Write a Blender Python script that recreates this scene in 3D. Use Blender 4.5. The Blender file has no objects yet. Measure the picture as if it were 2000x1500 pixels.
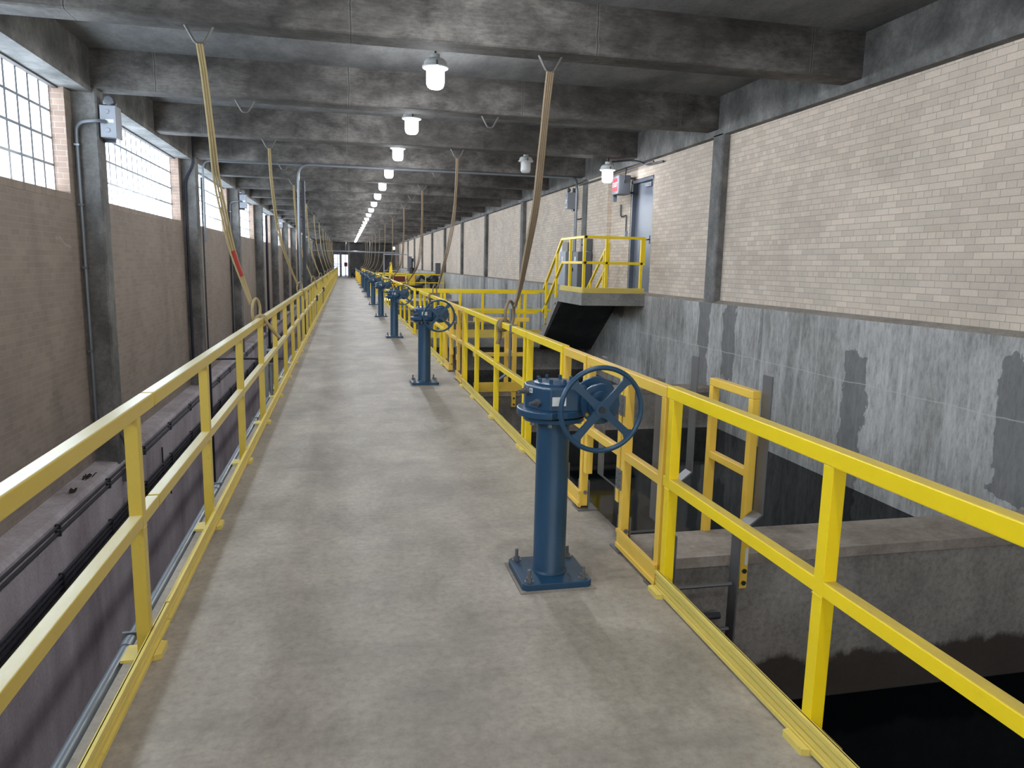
import bpy, bmesh, math, random
from mathutils import Vector, Matrix
random.seed(7)
S = bpy.context.scene
COL = S.collection
PI = math.pi
V = Vector

# ------------------------------------------------------------------ camera
F_PX, YAW, PITCH, ROLL = 1442.42, 0.22284, 0.15898, 0.02173
H = 1.645
cam = bpy.data.cameras.new('camera'); cam.sensor_width = 36.0; cam.lens = F_PX / 2000 * 36
cam.clip_start = 0.05; cam.clip_end = 400
co = bpy.data.objects.new('camera', cam); COL.objects.link(co)
fw = V((math.sin(YAW)*math.cos(PITCH), math.cos(YAW)*math.cos(PITCH), -math.sin(PITCH)))
rt = V((math.cos(YAW), -math.sin(YAW), 0)); up = rt.cross(fw)
r2 = rt*math.cos(ROLL) + up*math.sin(ROLL); u2 = -rt*math.sin(ROLL) + up*math.cos(ROLL)
M = Matrix((r2, u2, -fw)).transposed().to_4x4(); M.translation = V((0, 0, H))
co.matrix_world = M
S.camera = co

# ------------------------------------------------------------------ world, exposure
w = bpy.data.worlds.new('world'); S.world = w; w.use_nodes = True
w.node_tree.nodes['Background'].inputs[0].default_value = (0.97, 0.97, 1.0, 1)
w.node_tree.nodes['Background'].inputs[1].default_value = 0.8
S.view_settings.view_transform = 'Standard'; S.view_settings.look = 'None'
S.view_settings.gamma = 1; S.view_settings.use_curve_mapping = False
S.view_settings.exposure = 1.5
WINDOW_GLOW = 4.0      # daylight through the glass blocks
GLOBE_GLOW = 9.0      # lamp globes
LAMP_W = 34.0

# ------------------------------------------------------------------ materials
def lin(c):
    return tuple(((x/255)/12.92 if x/255 <= 0.04045 else ((x/255+0.055)/1.055)**2.4) for x in c) + (1,)
class NT:
    def __init__(s, name):
        s.m = bpy.data.materials.new(name); s.m.use_nodes = True
        s.t = s.m.node_tree; s.b = s.t.nodes['Principled BSDF']; s.geo = None
    def n(s, typ, **kw):
        x = s.t.nodes.new(typ)
        for k, v in kw.items(): setattr(x, k, v)
        return x
    def l(s, a, b): s.t.links.new(a, b)
    def pos(s, scale=(1,1,1)):
        if not s.geo: s.geo = s.n('ShaderNodeNewGeometry')
        if scale == (1,1,1): return s.geo.outputs['Position']
        m = s.n('ShaderNodeMapping'); m.inputs['Scale'].default_value = scale
        s.l(s.geo.outputs['Position'], m.inputs[0]); return m.outputs[0]
    def noise(s, vec, scale, detail=6, rough=0.6, dist=0):
        x = s.n('ShaderNodeTexNoise'); x.inputs['Scale'].default_value = scale
        x.inputs['Detail'].default_value = detail; x.inputs['Roughness'].default_value = rough
        x.inputs['Distortion'].default_value = dist
        s.l(vec, x.inputs['Vector']); return x.outputs['Fac']
    def ramp(s, fac, stops):
        r = s.n('ShaderNodeValToRGB'); e = r.color_ramp.elements
        while len(e) < len(stops): e.new(0.5)
        for i, (p, c) in enumerate(stops):
            e[i].position = p; e[i].color = c if len(c) == 4 else tuple(c)+(1,)
        s.l(fac, r.inputs[0]); return r.outputs[0]
    def mix(s, fac, a, b, mode='MIX'):
        x = s.n('ShaderNodeMix', data_type='RGBA', blend_type=mode)
        for sock, v in ((x.inputs[0], fac), (x.inputs[6], a), (x.inputs[7], b)):
            if isinstance(v, (int, float)): sock.default_value = v
            elif isinstance(v, tuple): sock.default_value = v
            else: s.l(v, sock)
        return x.outputs[2]
    def math(s, op, a, b=0.0, c=None):
        x = s.n('ShaderNodeMath', operation=op)
        for i, v in enumerate((a, b) if c is None else (a, b, c)):
            if isinstance(v, (int, float)): x.inputs[i].default_value = v
            else: s.l(v, x.inputs[i])
        return x.outputs[0]
    def bump(s, h, strength=0.2, dist=0.01):
        x = s.n('ShaderNodeBump'); x.inputs['Strength'].default_value = strength
        x.inputs['Distance'].default_value = dist; s.l(h, x.inputs['Height']); s.l(x.outputs[0], s.b.inputs['Normal'])
    def color(s, c):
        if isinstance(c, tuple): s.b.inputs['Base Color'].default_value = c
        else: s.l(c, s.b.inputs['Base Color'])

def g(v): return (v, v, v, 1)
def concrete(name, dark, mid, light, scale=1.6, grain=(1,1,1), rough=0.85, bump=0.25, streak=None, stain=None, patches=False, lo=0.32, hi=0.68, fine=(1,1,1), fgrain=0.4, seams=False, joints=False):
    t = NT(name)
    n1 = t.noise(t.pos(grain), scale, 10, 0.68, 0.15)
    c = t.ramp(n1, [(lo, lin(dark)), (0.5, lin(mid)), (hi, lin(light))])
    n2 = t.noise(t.pos(fine), 26, 7, 0.75)
    c = t.mix(fgrain, c, t.ramp(n2, [(0.34, g(0.45)), (0.5, g(0.95)), (0.66, g(1.3))]), 'MULTIPLY')
    if streak:
        sc, col, amt, a, b = streak
        n3 = t.noise(t.pos(sc), 1.0, 8, 0.7, 0.15)
        c = t.mix(t.math('MULTIPLY', t.ramp(n3, [(a, g(0)), (b, g(1))]), amt), c, lin(col))
    if joints:                        # cast joints across the walkway
        sj = t.n('ShaderNodeSeparateXYZ'); t.l(t.pos(), sj.inputs[0])
        wj = t.math('MULTIPLY', t.math('SUBTRACT', t.noise(t.pos(), 5, 4, 0.6), 0.5), 0.02)
        fj = t.math('ABSOLUTE', t.math('SUBTRACT', t.math('FRACT', t.math('DIVIDE', t.math('ADD', t.math('ADD', sj.outputs[1], wj), 8.66), 6.52)), 0.5))
        c = t.mix(t.math('MULTIPLY', t.math('LESS_THAN', fj, 0.0011), 0.45), c, lin((92,86,78)))
        n8 = t.noise(t.pos(), 0.55, 6, 0.6)
        c = t.mix(t.math('MULTIPLY', t.ramp(n8, [(0.5, g(0)), (0.66, g(1))]), 0.35), c, lin((112,107,101)))
    if seams:                         # form board joints across the beams
        sq = t.n('ShaderNodeSeparateXYZ'); t.l(t.pos(), sq.inputs[0])
        wb = t.math('MULTIPLY', t.math('SUBTRACT', t.noise(t.pos(), 6, 4, 0.6), 0.5), 0.03)
        fx = t.math('ABSOLUTE', t.math('SUBTRACT', t.math('FRACT', t.math('DIVIDE', t.math('ADD', t.math('ADD', sq.outputs[0], wb), 8.46), 2.44)), 0.5))
        c = t.mix(t.math('MULTIPLY', t.math('LESS_THAN', fx, 0.007), 0.22), c, lin((150,148,144)))
        c = t.mix(t.math('MULTIPLY', t.math('LESS_THAN', fx, 0.0022), 0.8), c, lin((40,38,36)))
        n7 = t.noise(t.pos((0.5,1,1.4)), 1.1, 5, 0.5, 0.2)   # soot and damp blotches
        c = t.mix(t.math('MULTIPLY', t.ramp(n7, [(0.52, g(0)), (0.60, g(1))]), 0.45), c, lin((50,47,44)))
    if patches:                       # darker repair patches and pour seams of the tank wall
        sk = t.n('ShaderNodeSeparateXYZ'); t.l(t.pos(), sk.inputs[0])
        n5 = t.noise(t.pos((1, 1, 0.6)), 4.0, 6, 0.6)
        wy = t.math('ADD', sk.outputs[1], t.math('MULTIPLY', t.math('SUBTRACT', n5, 0.5), 0.35))
        wz = t.math('ADD', sk.outputs[2], t.math('MULTIPLY', t.math('SUBTRACT', n5, 0.5), 0.5))
        for (py, hw, za, zb) in ((10.88, 0.17, -0.3, 1.6), (10.08, 0.17, 0.05, 1.6), (7.2, 0.19, -1.2, 0.72), (5.05, 0.26, -0.3, 0.95), (14.9, 0.5, 0.7, 1.2), (23.6, 0.2, 0.0, 1.6), (30.2, 0.2, 0.0, 1.6), (20.2, 0.15, 0.0, 0.95), (21.1, 0.12, -0.5, 0.9), (26.0, 0.2, -0.4, 1.0)):
            f1 = t.math('LESS_THAN', t.math('ABSOLUTE', t.math('SUBTRACT', wy, py)), hw)
            f2 = t.math('LESS_THAN', t.math('ABSOLUTE', t.math('SUBTRACT', wz, (za+zb)/2)), (zb-za)/2)
            c = t.mix(t.math('MULTIPLY', t.math('MULTIPLY', f1, f2), 0.72), c, lin((96,95,94)))
        sp = t.n('ShaderNodeSeparateXYZ'); t.l(t.pos(), sp.inputs[0])
        wob = t.math('MULTIPLY', t.math('SUBTRACT', t.noise(t.pos(), 2.5, 4, 0.5), 0.5), 0.05)
        ln = t.math('ABSOLUTE', t.math('SUBTRACT', t.math('ADD', sp.outputs[2], wob), 0.42))
        c = t.mix(t.math('MULTIPLY', t.math('LESS_THAN', ln, 0.006), 0.5), c, lin((196,194,190)))
        fy = t.math('ABSOLUTE', t.math('SUBTRACT', t.math('FRACT', t.math('DIVIDE', t.math('ADD', sp.outputs[1], wob), 1.22)), 0.5))
        c = t.mix(t.math('MULTIPLY', t.math('LESS_THAN', fy, 0.010), 0.4), c, lin((190,190,188)))
    if stain:
        z0, zw, col = stain           # band below z0 soaked dark
        sep = t.n('ShaderNodeSeparateXYZ'); t.l(t.pos(), sep.inputs[0])
        n4 = t.noise(t.pos((1,1,0.5)), 2.2, 7, 0.65)
        zz = t.math('ADD', sep.outputs[2], t.math('MULTIPLY', t.math('SUBTRACT', n4, 0.5), -zw))
        f = t.ramp(t.math('SUBTRACT', z0+0.5, zz), [(0.48, g(0)), (0.53, g(1))])
        c = t.mix(t.math('MULTIPLY', f, 0.93), c, lin(col))
    t.color(c); t.b.inputs['Roughness'].default_value = rough
    t.bump(t.mix(0.5, n1, n2), bump, 0.01)
    return t.m

def brick(name, z0, tones, header=False, wrow=0.0686, wlen=0.215):
    t = NT(name)
    sep = t.n('ShaderNodeSeparateXYZ'); t.l(t.pos(), sep.inputs[0])
    yy = t.math('ADD', sep.outputs[1], sep.outputs[0])     # faces along X share the coursing
    zz = t.math('SUBTRACT', sep.outputs[2], z0)
    cmb = t.n('ShaderNodeCombineXYZ'); t.l(yy, cmb.inputs[0]); t.l(zz, cmb.inputs[1])
    def bt(width, row):
        b = t.n('ShaderNodeTexBrick'); t.l(cmb.outputs[0], b.inputs['Vector'])
        b.inputs['Scale'].default_value = 1; b.inputs['Brick Width'].default_value = width
        b.inputs['Row Height'].default_value = row; b.inputs['Mortar Size'].default_value = 0.0042
        b.inputs['Mortar Smooth'].default_value = 0.15; b.inputs['Bias'].default_value = 0
        b.inputs['Color1'].default_value = lin(tones[0]); b.inputs['Color2'].default_value = lin(tones[1])
        b.inputs['Mortar'].default_value = lin(tones[2]); return b
    if header:
        b = bt(0.1, 0.4); c, fac = b.outputs['Color'], b.outputs['Fac']
    else:
        b1, b2 = bt(wlen, wrow), bt(wlen/2, wrow)
        row = t.math('FLOOR', t.math('DIVIDE', zz, wrow))
        mk = t.math('LESS_THAN', t.math('MODULO', t.math('ADD', row, 600), 6), 0.5)
        c = t.mix(mk, b1.outputs['Color'], b2.outputs['Color'])
        fac = t.mix(mk, b1.outputs['Fac'], b2.outputs['Fac'])
    n = t.noise(t.pos(), 1.3, 7, 0.6, 0.4)
    c = t.mix(0.55, c, t.ramp(n, [(0.3, g(0.72)), (0.55, g(1.0)), (0.75, g(1.12))]), 'MULTIPLY')
    n2 = t.noise(t.pos((1,1,2.2)), 1.7, 8, 0.7, 0.5)          # white efflorescence
    c = t.mix(t.math('MULTIPLY', t.ramp(n2, [(0.66, g(0)), (0.72, g(1))]), 0.45), c, lin((205,200,196)))
    n3 = t.noise(t.pos(), 60, 3, 0.7)
    c = t.mix(0.25, c, t.ramp(n3, [(0.3, g(0.7)), (0.7, g(1.15))]), 'MULTIPLY')
    t.color(c); t.b.inputs['Roughness'].default_value = 0.8
    inv = t.math('SUBTRACT', 1.0, fac)
    t.bump(inv, 0.4, 0.005)
    return t.m

def paint(name, c, rough=0.4, wear=0.12, wearcol=(120,110,80), wscale=14, metal=0, bump=0.05, dust_sheen=None):
    t = NT(name)
    n = t.noise(t.pos(), 3.0, 6, 0.6)
    cc = t.mix(0.3, lin(c), t.ramp(n, [(0.3, g(0.72)), (0.7, g(1.12))]), 'MULTIPLY')
    n2 = t.noise(t.pos(), wscale, 8, 0.75)
    cc = t.mix(t.math('MULTIPLY', t.ramp(n2, [(0.6, g(0)), (0.68, g(1))]), wear), cc, lin(wearcol))
    if dust_sheen:                          # upward faces: dusty, scuffed; on the left rail window sheen painted in
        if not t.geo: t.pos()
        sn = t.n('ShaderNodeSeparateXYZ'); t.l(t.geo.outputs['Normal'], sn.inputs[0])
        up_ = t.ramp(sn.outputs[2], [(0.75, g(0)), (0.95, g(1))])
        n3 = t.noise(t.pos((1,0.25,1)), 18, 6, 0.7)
        cc = t.mix(t.math('MULTIPLY', t.math('MULTIPLY', up_, t.ramp(n3, [(0.25, g(0.55)), (0.6, g(1))])), dust_sheen[1]), cc, lin(dust_sheen[0]))
    t.color(cc); t.b.inputs['Roughness'].default_value = rough; t.b.inputs['Metallic'].default_value = metal
    t.bump(n2, bump, 0.004)
    return t.m
def emis(name, c, s, grid=None):
    t = NT(name)
    t.b.inputs['Base Color'].default_value = lin(c); t.b.inputs['Emission Color'].default_value = lin(c)
    t.b.inputs['Emission Strength'].default_value = s
    return t.m

MT = {}
MT['floor'] = concrete('walkway_concrete', (130,121,109), (156,146,133), (176,166,152), 1.3, (1.2,0.7,1), 0.62, 0.12,
                       streak=((0.8,2.6,1), (116,109,101), 0.5, 0.5, 0.72), joints=True)
MT['beam'] = concrete('beam_concrete', (54,51,48), (92,88,84), (124,120,115), 2.0, (1,1,1.5), 0.8, 0.3, fine=(0.35,1,1.6), fgrain=0.6,
                      streak=((2.2,2.2,14), (134,131,126), 0.18, 0.54, 0.74), seams=True)
MT['slab'] = concrete('ceiling_concrete', (92,92,92), (120,120,120), (140,140,139), 1.1, (1.6,0.8,1), 0.85, 0.2)
MT['column'] = concrete('column_concrete', (76,75,73), (108,107,104), (140,138,135), 2.2, (1,1,0.8), 0.8, 0.25)
MT['wallc'] = concrete('tank_wall_concrete', (112,110,106), (160,158,153), (190,188,184), 1.0, (1,1,0.45), 0.8, 0.35,
                       streak=((6,6,0.5), (222,221,218), 0.6, 0.52, 0.70), patches=True, fine=(1,1,0.3), fgrain=0.65)
MT['wallL'] = concrete('left_pit_concrete', (156,144,148), (188,178,181), (212,204,206), 1.0, (1,1,0.4), 0.8, 0.3,
                       streak=((5,5,0.4), (214,208,210), 0.5, 0.55, 0.75))
MT['cross'] = concrete('cross_wall_concrete', (100,96,91), (134,129,122), (160,154,146), 1.3, (1,1,0.6), 0.8, 0.35,
                       streak=((4,4,0.7), (150,146,140), 0.4, 0.58, 0.75), stain=(-0.95, 0.5, (50,41,34)), fgrain=0.55)
MT['crosstop'] = concrete('cross_wall_cap', (120,110,100), (146,136,125), (168,158,147), 2.0, (1,1,1), 0.75, 0.3)
MT['stair'] = concrete('stair_concrete', (112,110,106), (138,136,131), (158,156,151), 2.0, (1,1,1), 0.85, 0.25)
MT['soffit'] = concrete('stair_soffit_dark', (38,38,39), (52,52,52), (70,70,70), 2.0, (1,1,1), 0.7, 0.3)  # darker than the rest of the stair
MT['ledge'] = concrete('ledge_mortar', (128,120,110), (148,140,130), (164,156,146), 2.0, (1,1,1), 0.85, 0.2)
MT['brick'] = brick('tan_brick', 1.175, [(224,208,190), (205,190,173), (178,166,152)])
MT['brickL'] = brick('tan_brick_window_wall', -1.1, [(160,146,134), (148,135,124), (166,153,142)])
MT['sill'] = brick('rowlock_brick', 2.15, [(168,152,138), (152,138,126), (176,162,150)], header=True)
MT['jamb'] = brick('dimmed_jamb_brick', -1.1, [(150,126,110), (138,116,102), (160,146,134)])  # brick darkened: the weaker light on the jambs is put into its colour
MT['yellow'] = paint('yellow_fibreglass', (255,220,22), 0.36, 0.12, (170,150,50), 22, dust_sheen=((176,152,88), 0.75))
MT['yellowL'] = paint('faded_yellow_fibreglass', (208,180,70), 0.28, 0.25, (150,130,70), 14, dust_sheen=((222,214,180), 0.8))  # pale top tint paints in the sheen of the windows
MT['toe'] = paint('ribbed_toe_yellow', (230,206,106), 0.4, 0.35, (150,130,80), 20)
MT['orange'] = paint('orange_yellow_fibreglass', (246,202,78), 0.38, 0.1, (180,140,60), 20, dust_sheen=((206,170,110), 0.5))
MT['blue'] = paint('blue_valve_paint', (34,70,98), 0.34, 0.05, (140,160,175), 40)
MT['steel'] = paint('galvanised_steel', (130,132,134), 0.42, 0.3, (95,95,95), 25, 0.75)
MT['stainless'] = paint('stainless_bar', (122,122,124), 0.45, 0.3, (88,86,84), 12, 0.6)
MT['dksteel'] = paint('dark_steel', (62,64,68), 0.45, 0.3, (40,40,42), 25, 0.6)
MT['navy'] = paint('navy_pipe_paint', (34,38,56), 0.5, 0.1, (60,60,70), 20)
MT['conduit'] = paint('grey_conduit', (128,134,140), 0.4, 0.1, (90,92,95), 25, 0.4)
MT['conduitd'] = paint('dark_conduit', (72,72,80), 0.5, 0.2, (50,46,50), 25, 0.3)
MT['hook'] = paint('hook_steel', (108,106,102), 0.5, 0.2, (130,90,60), 25, 0.5)
MT['strap'] = paint('tan_webbing', (178,160,118), 0.9, 0.35, (120,104,76), 60, 0, 0.3)
MT['strapb'] = paint('brown_webbing', (142,124,100), 0.9, 0.35, (98,84,66), 60, 0, 0.3)
MT['red'] = paint('red_label', (168,50,44), 0.6, 0.1)
MT['white'] = paint('white_enamel', (214,216,214), 0.4, 0.05)
MT['paper'] = paint('white_sticker', (226,228,228), 0.5, 0.0)
MT['ink'] = paint('dark_ink', (50,50,54), 0.6, 0.0)
MT['greybox'] = paint('grey_enclosure', (150,154,162), 0.45, 0.08, (120,120,125))
MT['dkbox'] = paint('dark_grey_enclosure', (96,100,106), 0.5, 0.08, (70,70,75))
MT['black'] = paint('black_rubber', (28,28,30), 0.6, 0.0)
MT['door'] = paint('blue_grey_door_paint', (104,110,122), 0.34, 0.04, (90,95,100))
MT['doorframe'] = paint('grey_door_frame', (100,108,120), 0.35, 0.04, (80,85,90))
MT['maroon'] = paint('maroon_paint', (104,36,44), 0.5, 0.1, (70,30,30))
MT['rust'] = paint('rusty_steel', (96,70,52), 0.8, 0.6, (60,38,26), 12)
MT['debris'] = paint('dirt_clump', (70,60,50), 0.95, 0.5, (40,34,28), 40, 0, 0.5)
MT['brass'] = paint('brass_plug', (190,160,80), 0.4, 0.0, metal=0.7)
MT['brown'] = paint('brown_lintel_steel', (74,66,62), 0.7, 0.3, (110,84,66), 20)
MT['tarp'] = paint('white_sheet', (200,200,198), 0.7, 0.1, (150,150,150))
t = NT('tank_water'); t.color(lin((3,10,14))); t.b.inputs['Roughness'].default_value = 0.05; t.b.inputs['IOR'].default_value = 1.33; t.b.inputs['Specular IOR Level'].default_value = 0.16
t.bump(t.noise(t.pos(), 3.5, 3, 0.5), 0.03, 0.02); MT['water'] = t.m
MT['globe'] = emis('lit_globe', (240,244,255), GLOBE_GLOW)
MT['globe_off'] = paint('frosted_globe', (196,198,196), 0.25, 0.0)
MT['exit'] = emis('red_exit_glow', (225,30,40), 0.35)
MT['exit_text'] = emis('exit_letters', (255,170,175), 0.3)
MT['outdoor'] = emis('outdoor_daylight', (190,214,255), 1.3)
MT['lens'] = paint('lamp_lens', (225,228,230), 0.1, 0.0, metal=0.6)

def glass_blocks():
    t = NT('glass_blocks')
    sep = t.n('ShaderNodeSeparateXYZ'); t.l(t.pos(), sep.inputs[0])
    def cell(o, off, sz):
        f = t.math('FRACT', t.math('DIVIDE', t.math('SUBTRACT', o, off), sz))
        return t.math('ABSOLUTE', t.math('SUBTRACT', f, 0.5))      # 0 centre .. .5 edge
    # blocks repeat with the bays: 6.52 m bay holds 20.1 blocks, so index inside the bay
    yb = t.math('MODULO', t.math('ADD', t.math('SUBTRACT', sep.outputs[1], 11.33), 65.2), 6.52)
    ey = cell(yb, 0, 0.3222); ez = cell(sep.outputs[2], 2.44, 0.325)
    e = t.math('MAXIMUM', t.math('ADD', ey, 0.035), ez)
    grout = t.ramp(e, [(0.442, g(1)), (0.452, g(0))])
    rim = t.ramp(e, [(0.34, g(1)), (0.46, (0.62, 0.68, 0.74, 1))])
    n = t.noise(t.pos(), 9, 4, 0.6)
    tex = t.ramp(n, [(0.3, (0.70, 0.80, 0.90, 1)), (0.62, (1, 1, 1, 1))])
    n2 = t.noise(t.pos(), 2.2, 3, 0.5)
    tex = t.mix(1.0, tex, t.ramp(n2, [(0.3, g(0.72)), (0.6, g(1))]), 'MULTIPLY')
    col = t.mix(1.0, t.mix(1.0, rim, tex, 'MULTIPLY'), (0.80, 0.90, 1.0, 1), 'MULTIPLY')
    t.l(col, t.b.inputs['Emission Color'])
    t.l(t.math('ADD', t.math('MULTIPLY', grout, WINDOW_GLOW*0.97), WINDOW_GLOW*0.012), t.b.inputs['Emission Strength'])
    t.color(lin((120,125,130))); t.b.inputs['Roughness'].default_value = 0.3
    return t.m
MT['blocks'] = glass_blocks()

# ------------------------------------------------------------------ mesh helpers
class MB:
    def __init__(s): s.bm = bmesh.new(); s.mi = 0
    def face(s, vs):
        try: f = s.bm.faces.new(vs); f.material_index = s.mi; return f
        except ValueError: return None
    def box(s, x0, x1, y0, y1, z0, z1, m=None):
        c = [V((x, y, z)) for z in (z0, z1) for y in (y0, y1) for x in (x0, x1)]
        if m is not None: c = [m @ p for p in c]
        v = [s.bm.verts.new(p) for p in c]
        for q in ((0,2,3,1),(4,5,7,6),(0,1,5,4),(2,6,7,3),(0,4,6,2),(1,3,7,5)): s.face([v[i] for i in q])
        return s
    def prism(s, poly, a, b, ax='z', m=None):
        def P(p, h):
            q = {'z': V((p[0], p[1], h)), 'y': V((p[0], h, p[1])), 'x': V((h, p[0], p[1]))}[ax]
            return m @ q if m is not None else q
        lo = [s.bm.verts.new(P(p, a)) for p in poly]; hi = [s.bm.verts.new(P(p, b)) for p in poly]
        n = len(poly); s.face(lo[::-1]); s.face(hi)
        for i in range(n): s.face([lo[i], lo[(i+1) % n], hi[(i+1) % n], hi[i]])
        return s
    def lathe(s, prof, o=(0,0,0), ax='z', n=24, m=None):
        o = V(o); rings = []
        for r, h in prof:
            ring = []
            for i in range(n):
                a = 2*PI*i/n; c, d = r*math.cos(a), r*math.sin(a)
                p = {'z': V((c, d, h)), 'y': V((c, h, d)), 'x': V((h, c, d))}[ax] + o
                if m is not None: p = m @ p
                ring.append(s.bm.verts.new(p))
            rings.append(ring)
        for A, B in zip(rings, rings[1:]):
            for i in range(n): s.face([A[i], A[(i+1) % n], B[(i+1) % n], B[i]])
        s.face(rings[0][::-1]); s.face(rings[-1]); return s
    def tube(s, pts, r, n=10, flat=1.0, closed=False, nrm=None):
        pts = [V(p) for p in pts]; N = len(pts); rings = []
        rr = r if isinstance(r, (list, tuple)) else [r]*N
        t0 = (pts[1]-pts[0]).normalized(); ref = V(nrm) if nrm else (V((0,0,1)) if abs(t0.z) < 0.9 else V((1,0,0)))
        nn = (ref - t0*ref.dot(t0)).normalized()
        for i, p in enumerate(pts):
            if closed: tg = (pts[(i+1) % N]-pts[i-1]).normalized()
            else: tg = (pts[min(i+1, N-1)]-pts[max(i-1, 0)]).normalized()
            nn = (nn - tg*nn.dot(tg)).normalized(); bb = tg.cross(nn)
            rings.append([s.bm.verts.new(p + nn*rr[i]*flat*math.cos(2*PI*k/n) + bb*rr[i]*math.sin(2*PI*k/n)) for k in range(n)])
        prs = list(zip(rings, rings[1:])) + ([(rings[-1], rings[0])] if closed else [])
        for A, B in prs:
            for i in range(n): s.face([A[i], A[(i+1) % n], B[(i+1) % n], B[i]])
        if not closed: s.face(rings[0][::-1]); s.face(rings[-1])
        return s
    def bar(s, a, b, w_, h_, upv=(0,0,1)):
        a, b = V(a), V(b); d = (b-a); L = d.length; d.normalize(); u = V(upv); x = d.cross(u).normalized(); u = x.cross(d)
        m = Matrix((x, d, u)).transposed().to_4x4(); m.translation = a
        return s.box(-w_/2, w_/2, 0, L, -h_/2, h_/2, m)
    def build(s, name, mat, parent=None, smooth=False, bevel=0, loc=None):
        bmesh.ops.recalc_face_normals(s.bm, faces=s.bm.faces[:])
        me = bpy.data.meshes.new(name)
        mats = mat if isinstance(mat, (list, tuple)) else [mat]
        for q in mats: me.materials.append(MT[q] if isinstance(q, str) else q)
        s.bm.to_mesh(me); s.bm.free()
        if smooth:
            me.shade_smooth(); me.set_sharp_from_angle(angle=math.radians(38))
        o = bpy.data.objects.new(name, me); COL.objects.link(o)
        if parent: o.parent = parent
        if loc: o.location = loc
        if bevel:
            b = o.modifiers.new('bevel', 'BEVEL'); b.width = bevel; b.segments = 2; b.limit_method = 'ANGLE'
        return o
def struct(o): o['kind'] = 'structure'; return o
def tag(o, label, cat, group=None, kind=None):
    o['label'] = label; o['category'] = cat
    if group: o['group'] = group
    if kind: o['kind'] = kind
    return o
def empty(name, loc=(0,0,0), rz=0):
    o = bpy.data.objects.new(name, None); o.empty_display_size = 0.1; COL.objects.link(o); o.location = loc; o.rotation_euler = (0,0,rz); return o
def copy_tree(o, parent=None):
    c = o.copy(); COL.objects.link(c)
    if parent: c.parent = parent
    for ch in o.children: copy_tree(ch, c)
    return c
def smoothpath(pts, n=6):
    pts = [V(p) for p in pts]; out = []
    P = [pts[0]*2-pts[1]] + pts + [pts[-1]*2-pts[-2]]
    for i in range(1, len(P)-2):
        p0, p1, p2, p3 = P[i-1:i+3]
        for k in range(n):
            t = k/n
            out.append(0.5*((2*p1)+(p2-p0)*t+(2*p0-5*p1+4*p2-p3)*t*t+(3*p1-p0-3*p2+p3)*t**3))
    return out + [pts[-1]]
def bend(pts, r=0.08, n=5):
    """polyline with rounded corners"""
    pts = [V(p) for p in pts]; out = [pts[0]]
    for a, b, c in zip(pts, pts[1:], pts[2:]):
        d1 = (a-b).normalized(); d2 = (c-b).normalized(); k = min(r, (a-b).length/2, (c-b).length/2)
        s0, s1 = b+d1*k, b+d2*k
        for i in range(n+1):
            t = i/n; out.append(s0*(1-t)**2 + b*2*t*(1-t) + s1*t*t)
    return out + [pts[-1]]
ORD = ['first','second','third','fourth','fifth','sixth','seventh','eighth','ninth','tenth','eleventh','twelfth','thirteenth','fourteenth','fifteenth','sixteenth','seventeenth','eighteenth','nineteenth','twentieth','twenty-first','twenty-second','twenty-third','twenty-fourth','twenty-fifth','twenty-sixth','twenty-seventh','twenty-eighth']

# ------------------------------------------------------------------ constants measured from the photograph
BS = 3.26; BAY = 6.52; YB0 = 7.552; BW = 0.345; ZB = 3.767; ZS = 4.25
YEND = 92.0; YBACK = -9.0
XR = 1.67; XLF = -0.91
XWR = 5.60; XBR = 5.72; XWL = -3.08; XBL = -3.38

# ================================================================== SETTING
# floor: the raised walkway slab, crosswalk and far floor in one concrete pour
m = MB(); m.box(XLF, XR, YBACK, 80, -0.25, 0)
struct(m.build('floor', 'floor'))
m = MB(); m.box(XBL, 5.8, 80, YEND+10, -0.25, 0); struct(m.build('floor_far', 'floor'))
m = MB(); m.box(XR, XWR, 16.43, 17.75, -0.2, 0); struct(m.build('floor_crosswalk', 'stair'))
m = MB(); m.box(XR, XWR, 40.0, 52.0, -0.2, 0); struct(m.build('floor_equipment_platform', 'stair'))
m = MB(); m.box(-4.2, 6.6, YBACK, YEND+0.3, ZS, ZS+0.3); struct(m.build('ceiling', 'slab'))
for k in range(-4, 26):
    y = YB0 + BS*k
    m = MB(); m.prism([(y, ZS+0.02), (y, ZB+0.015), (y+0.015, ZB), (y+BW-0.015, ZB), (y+BW, ZB+0.015), (y+BW, ZS+0.02)], -3.13, XWR+0.02, 'x')
    struct(m.build('ceiling_beam', 'beam'))
# girders over the walls
m = MB(); m.box(-3.9, -3.13, YBACK, YEND, 3.71, ZS+0.02); struct(m.build('trim_1', 'column'))
m = MB(); m.box(XWR, 6.4, YBACK, YEND, 3.672, ZS+0.02); struct(m.build('trim_2', 'column'))
# left columns, right columns
for k in range(-3, 13):
    y = 10.84 + BAY*k
    m = MB(); m.prism([(-3.45, y), (-3.10, y), (XWL, y+0.02), (XWL, y+0.27), (-3.10, y+0.29), (-3.45, y+0.29)], -1.18, ZB)
    struct(m.build('wall_column', 'column'))
    y = 10.64 + BAY*k
    m = MB(); m.prism([(5.8, y), (XWR+0.02, y), (XWR, y+0.02), (XWR, y+0.31), (XWR+0.02, y+0.33), (5.8, y+0.33)], 1.14, 3.69)
    struct(m.build('wall_column', 'column'))
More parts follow.
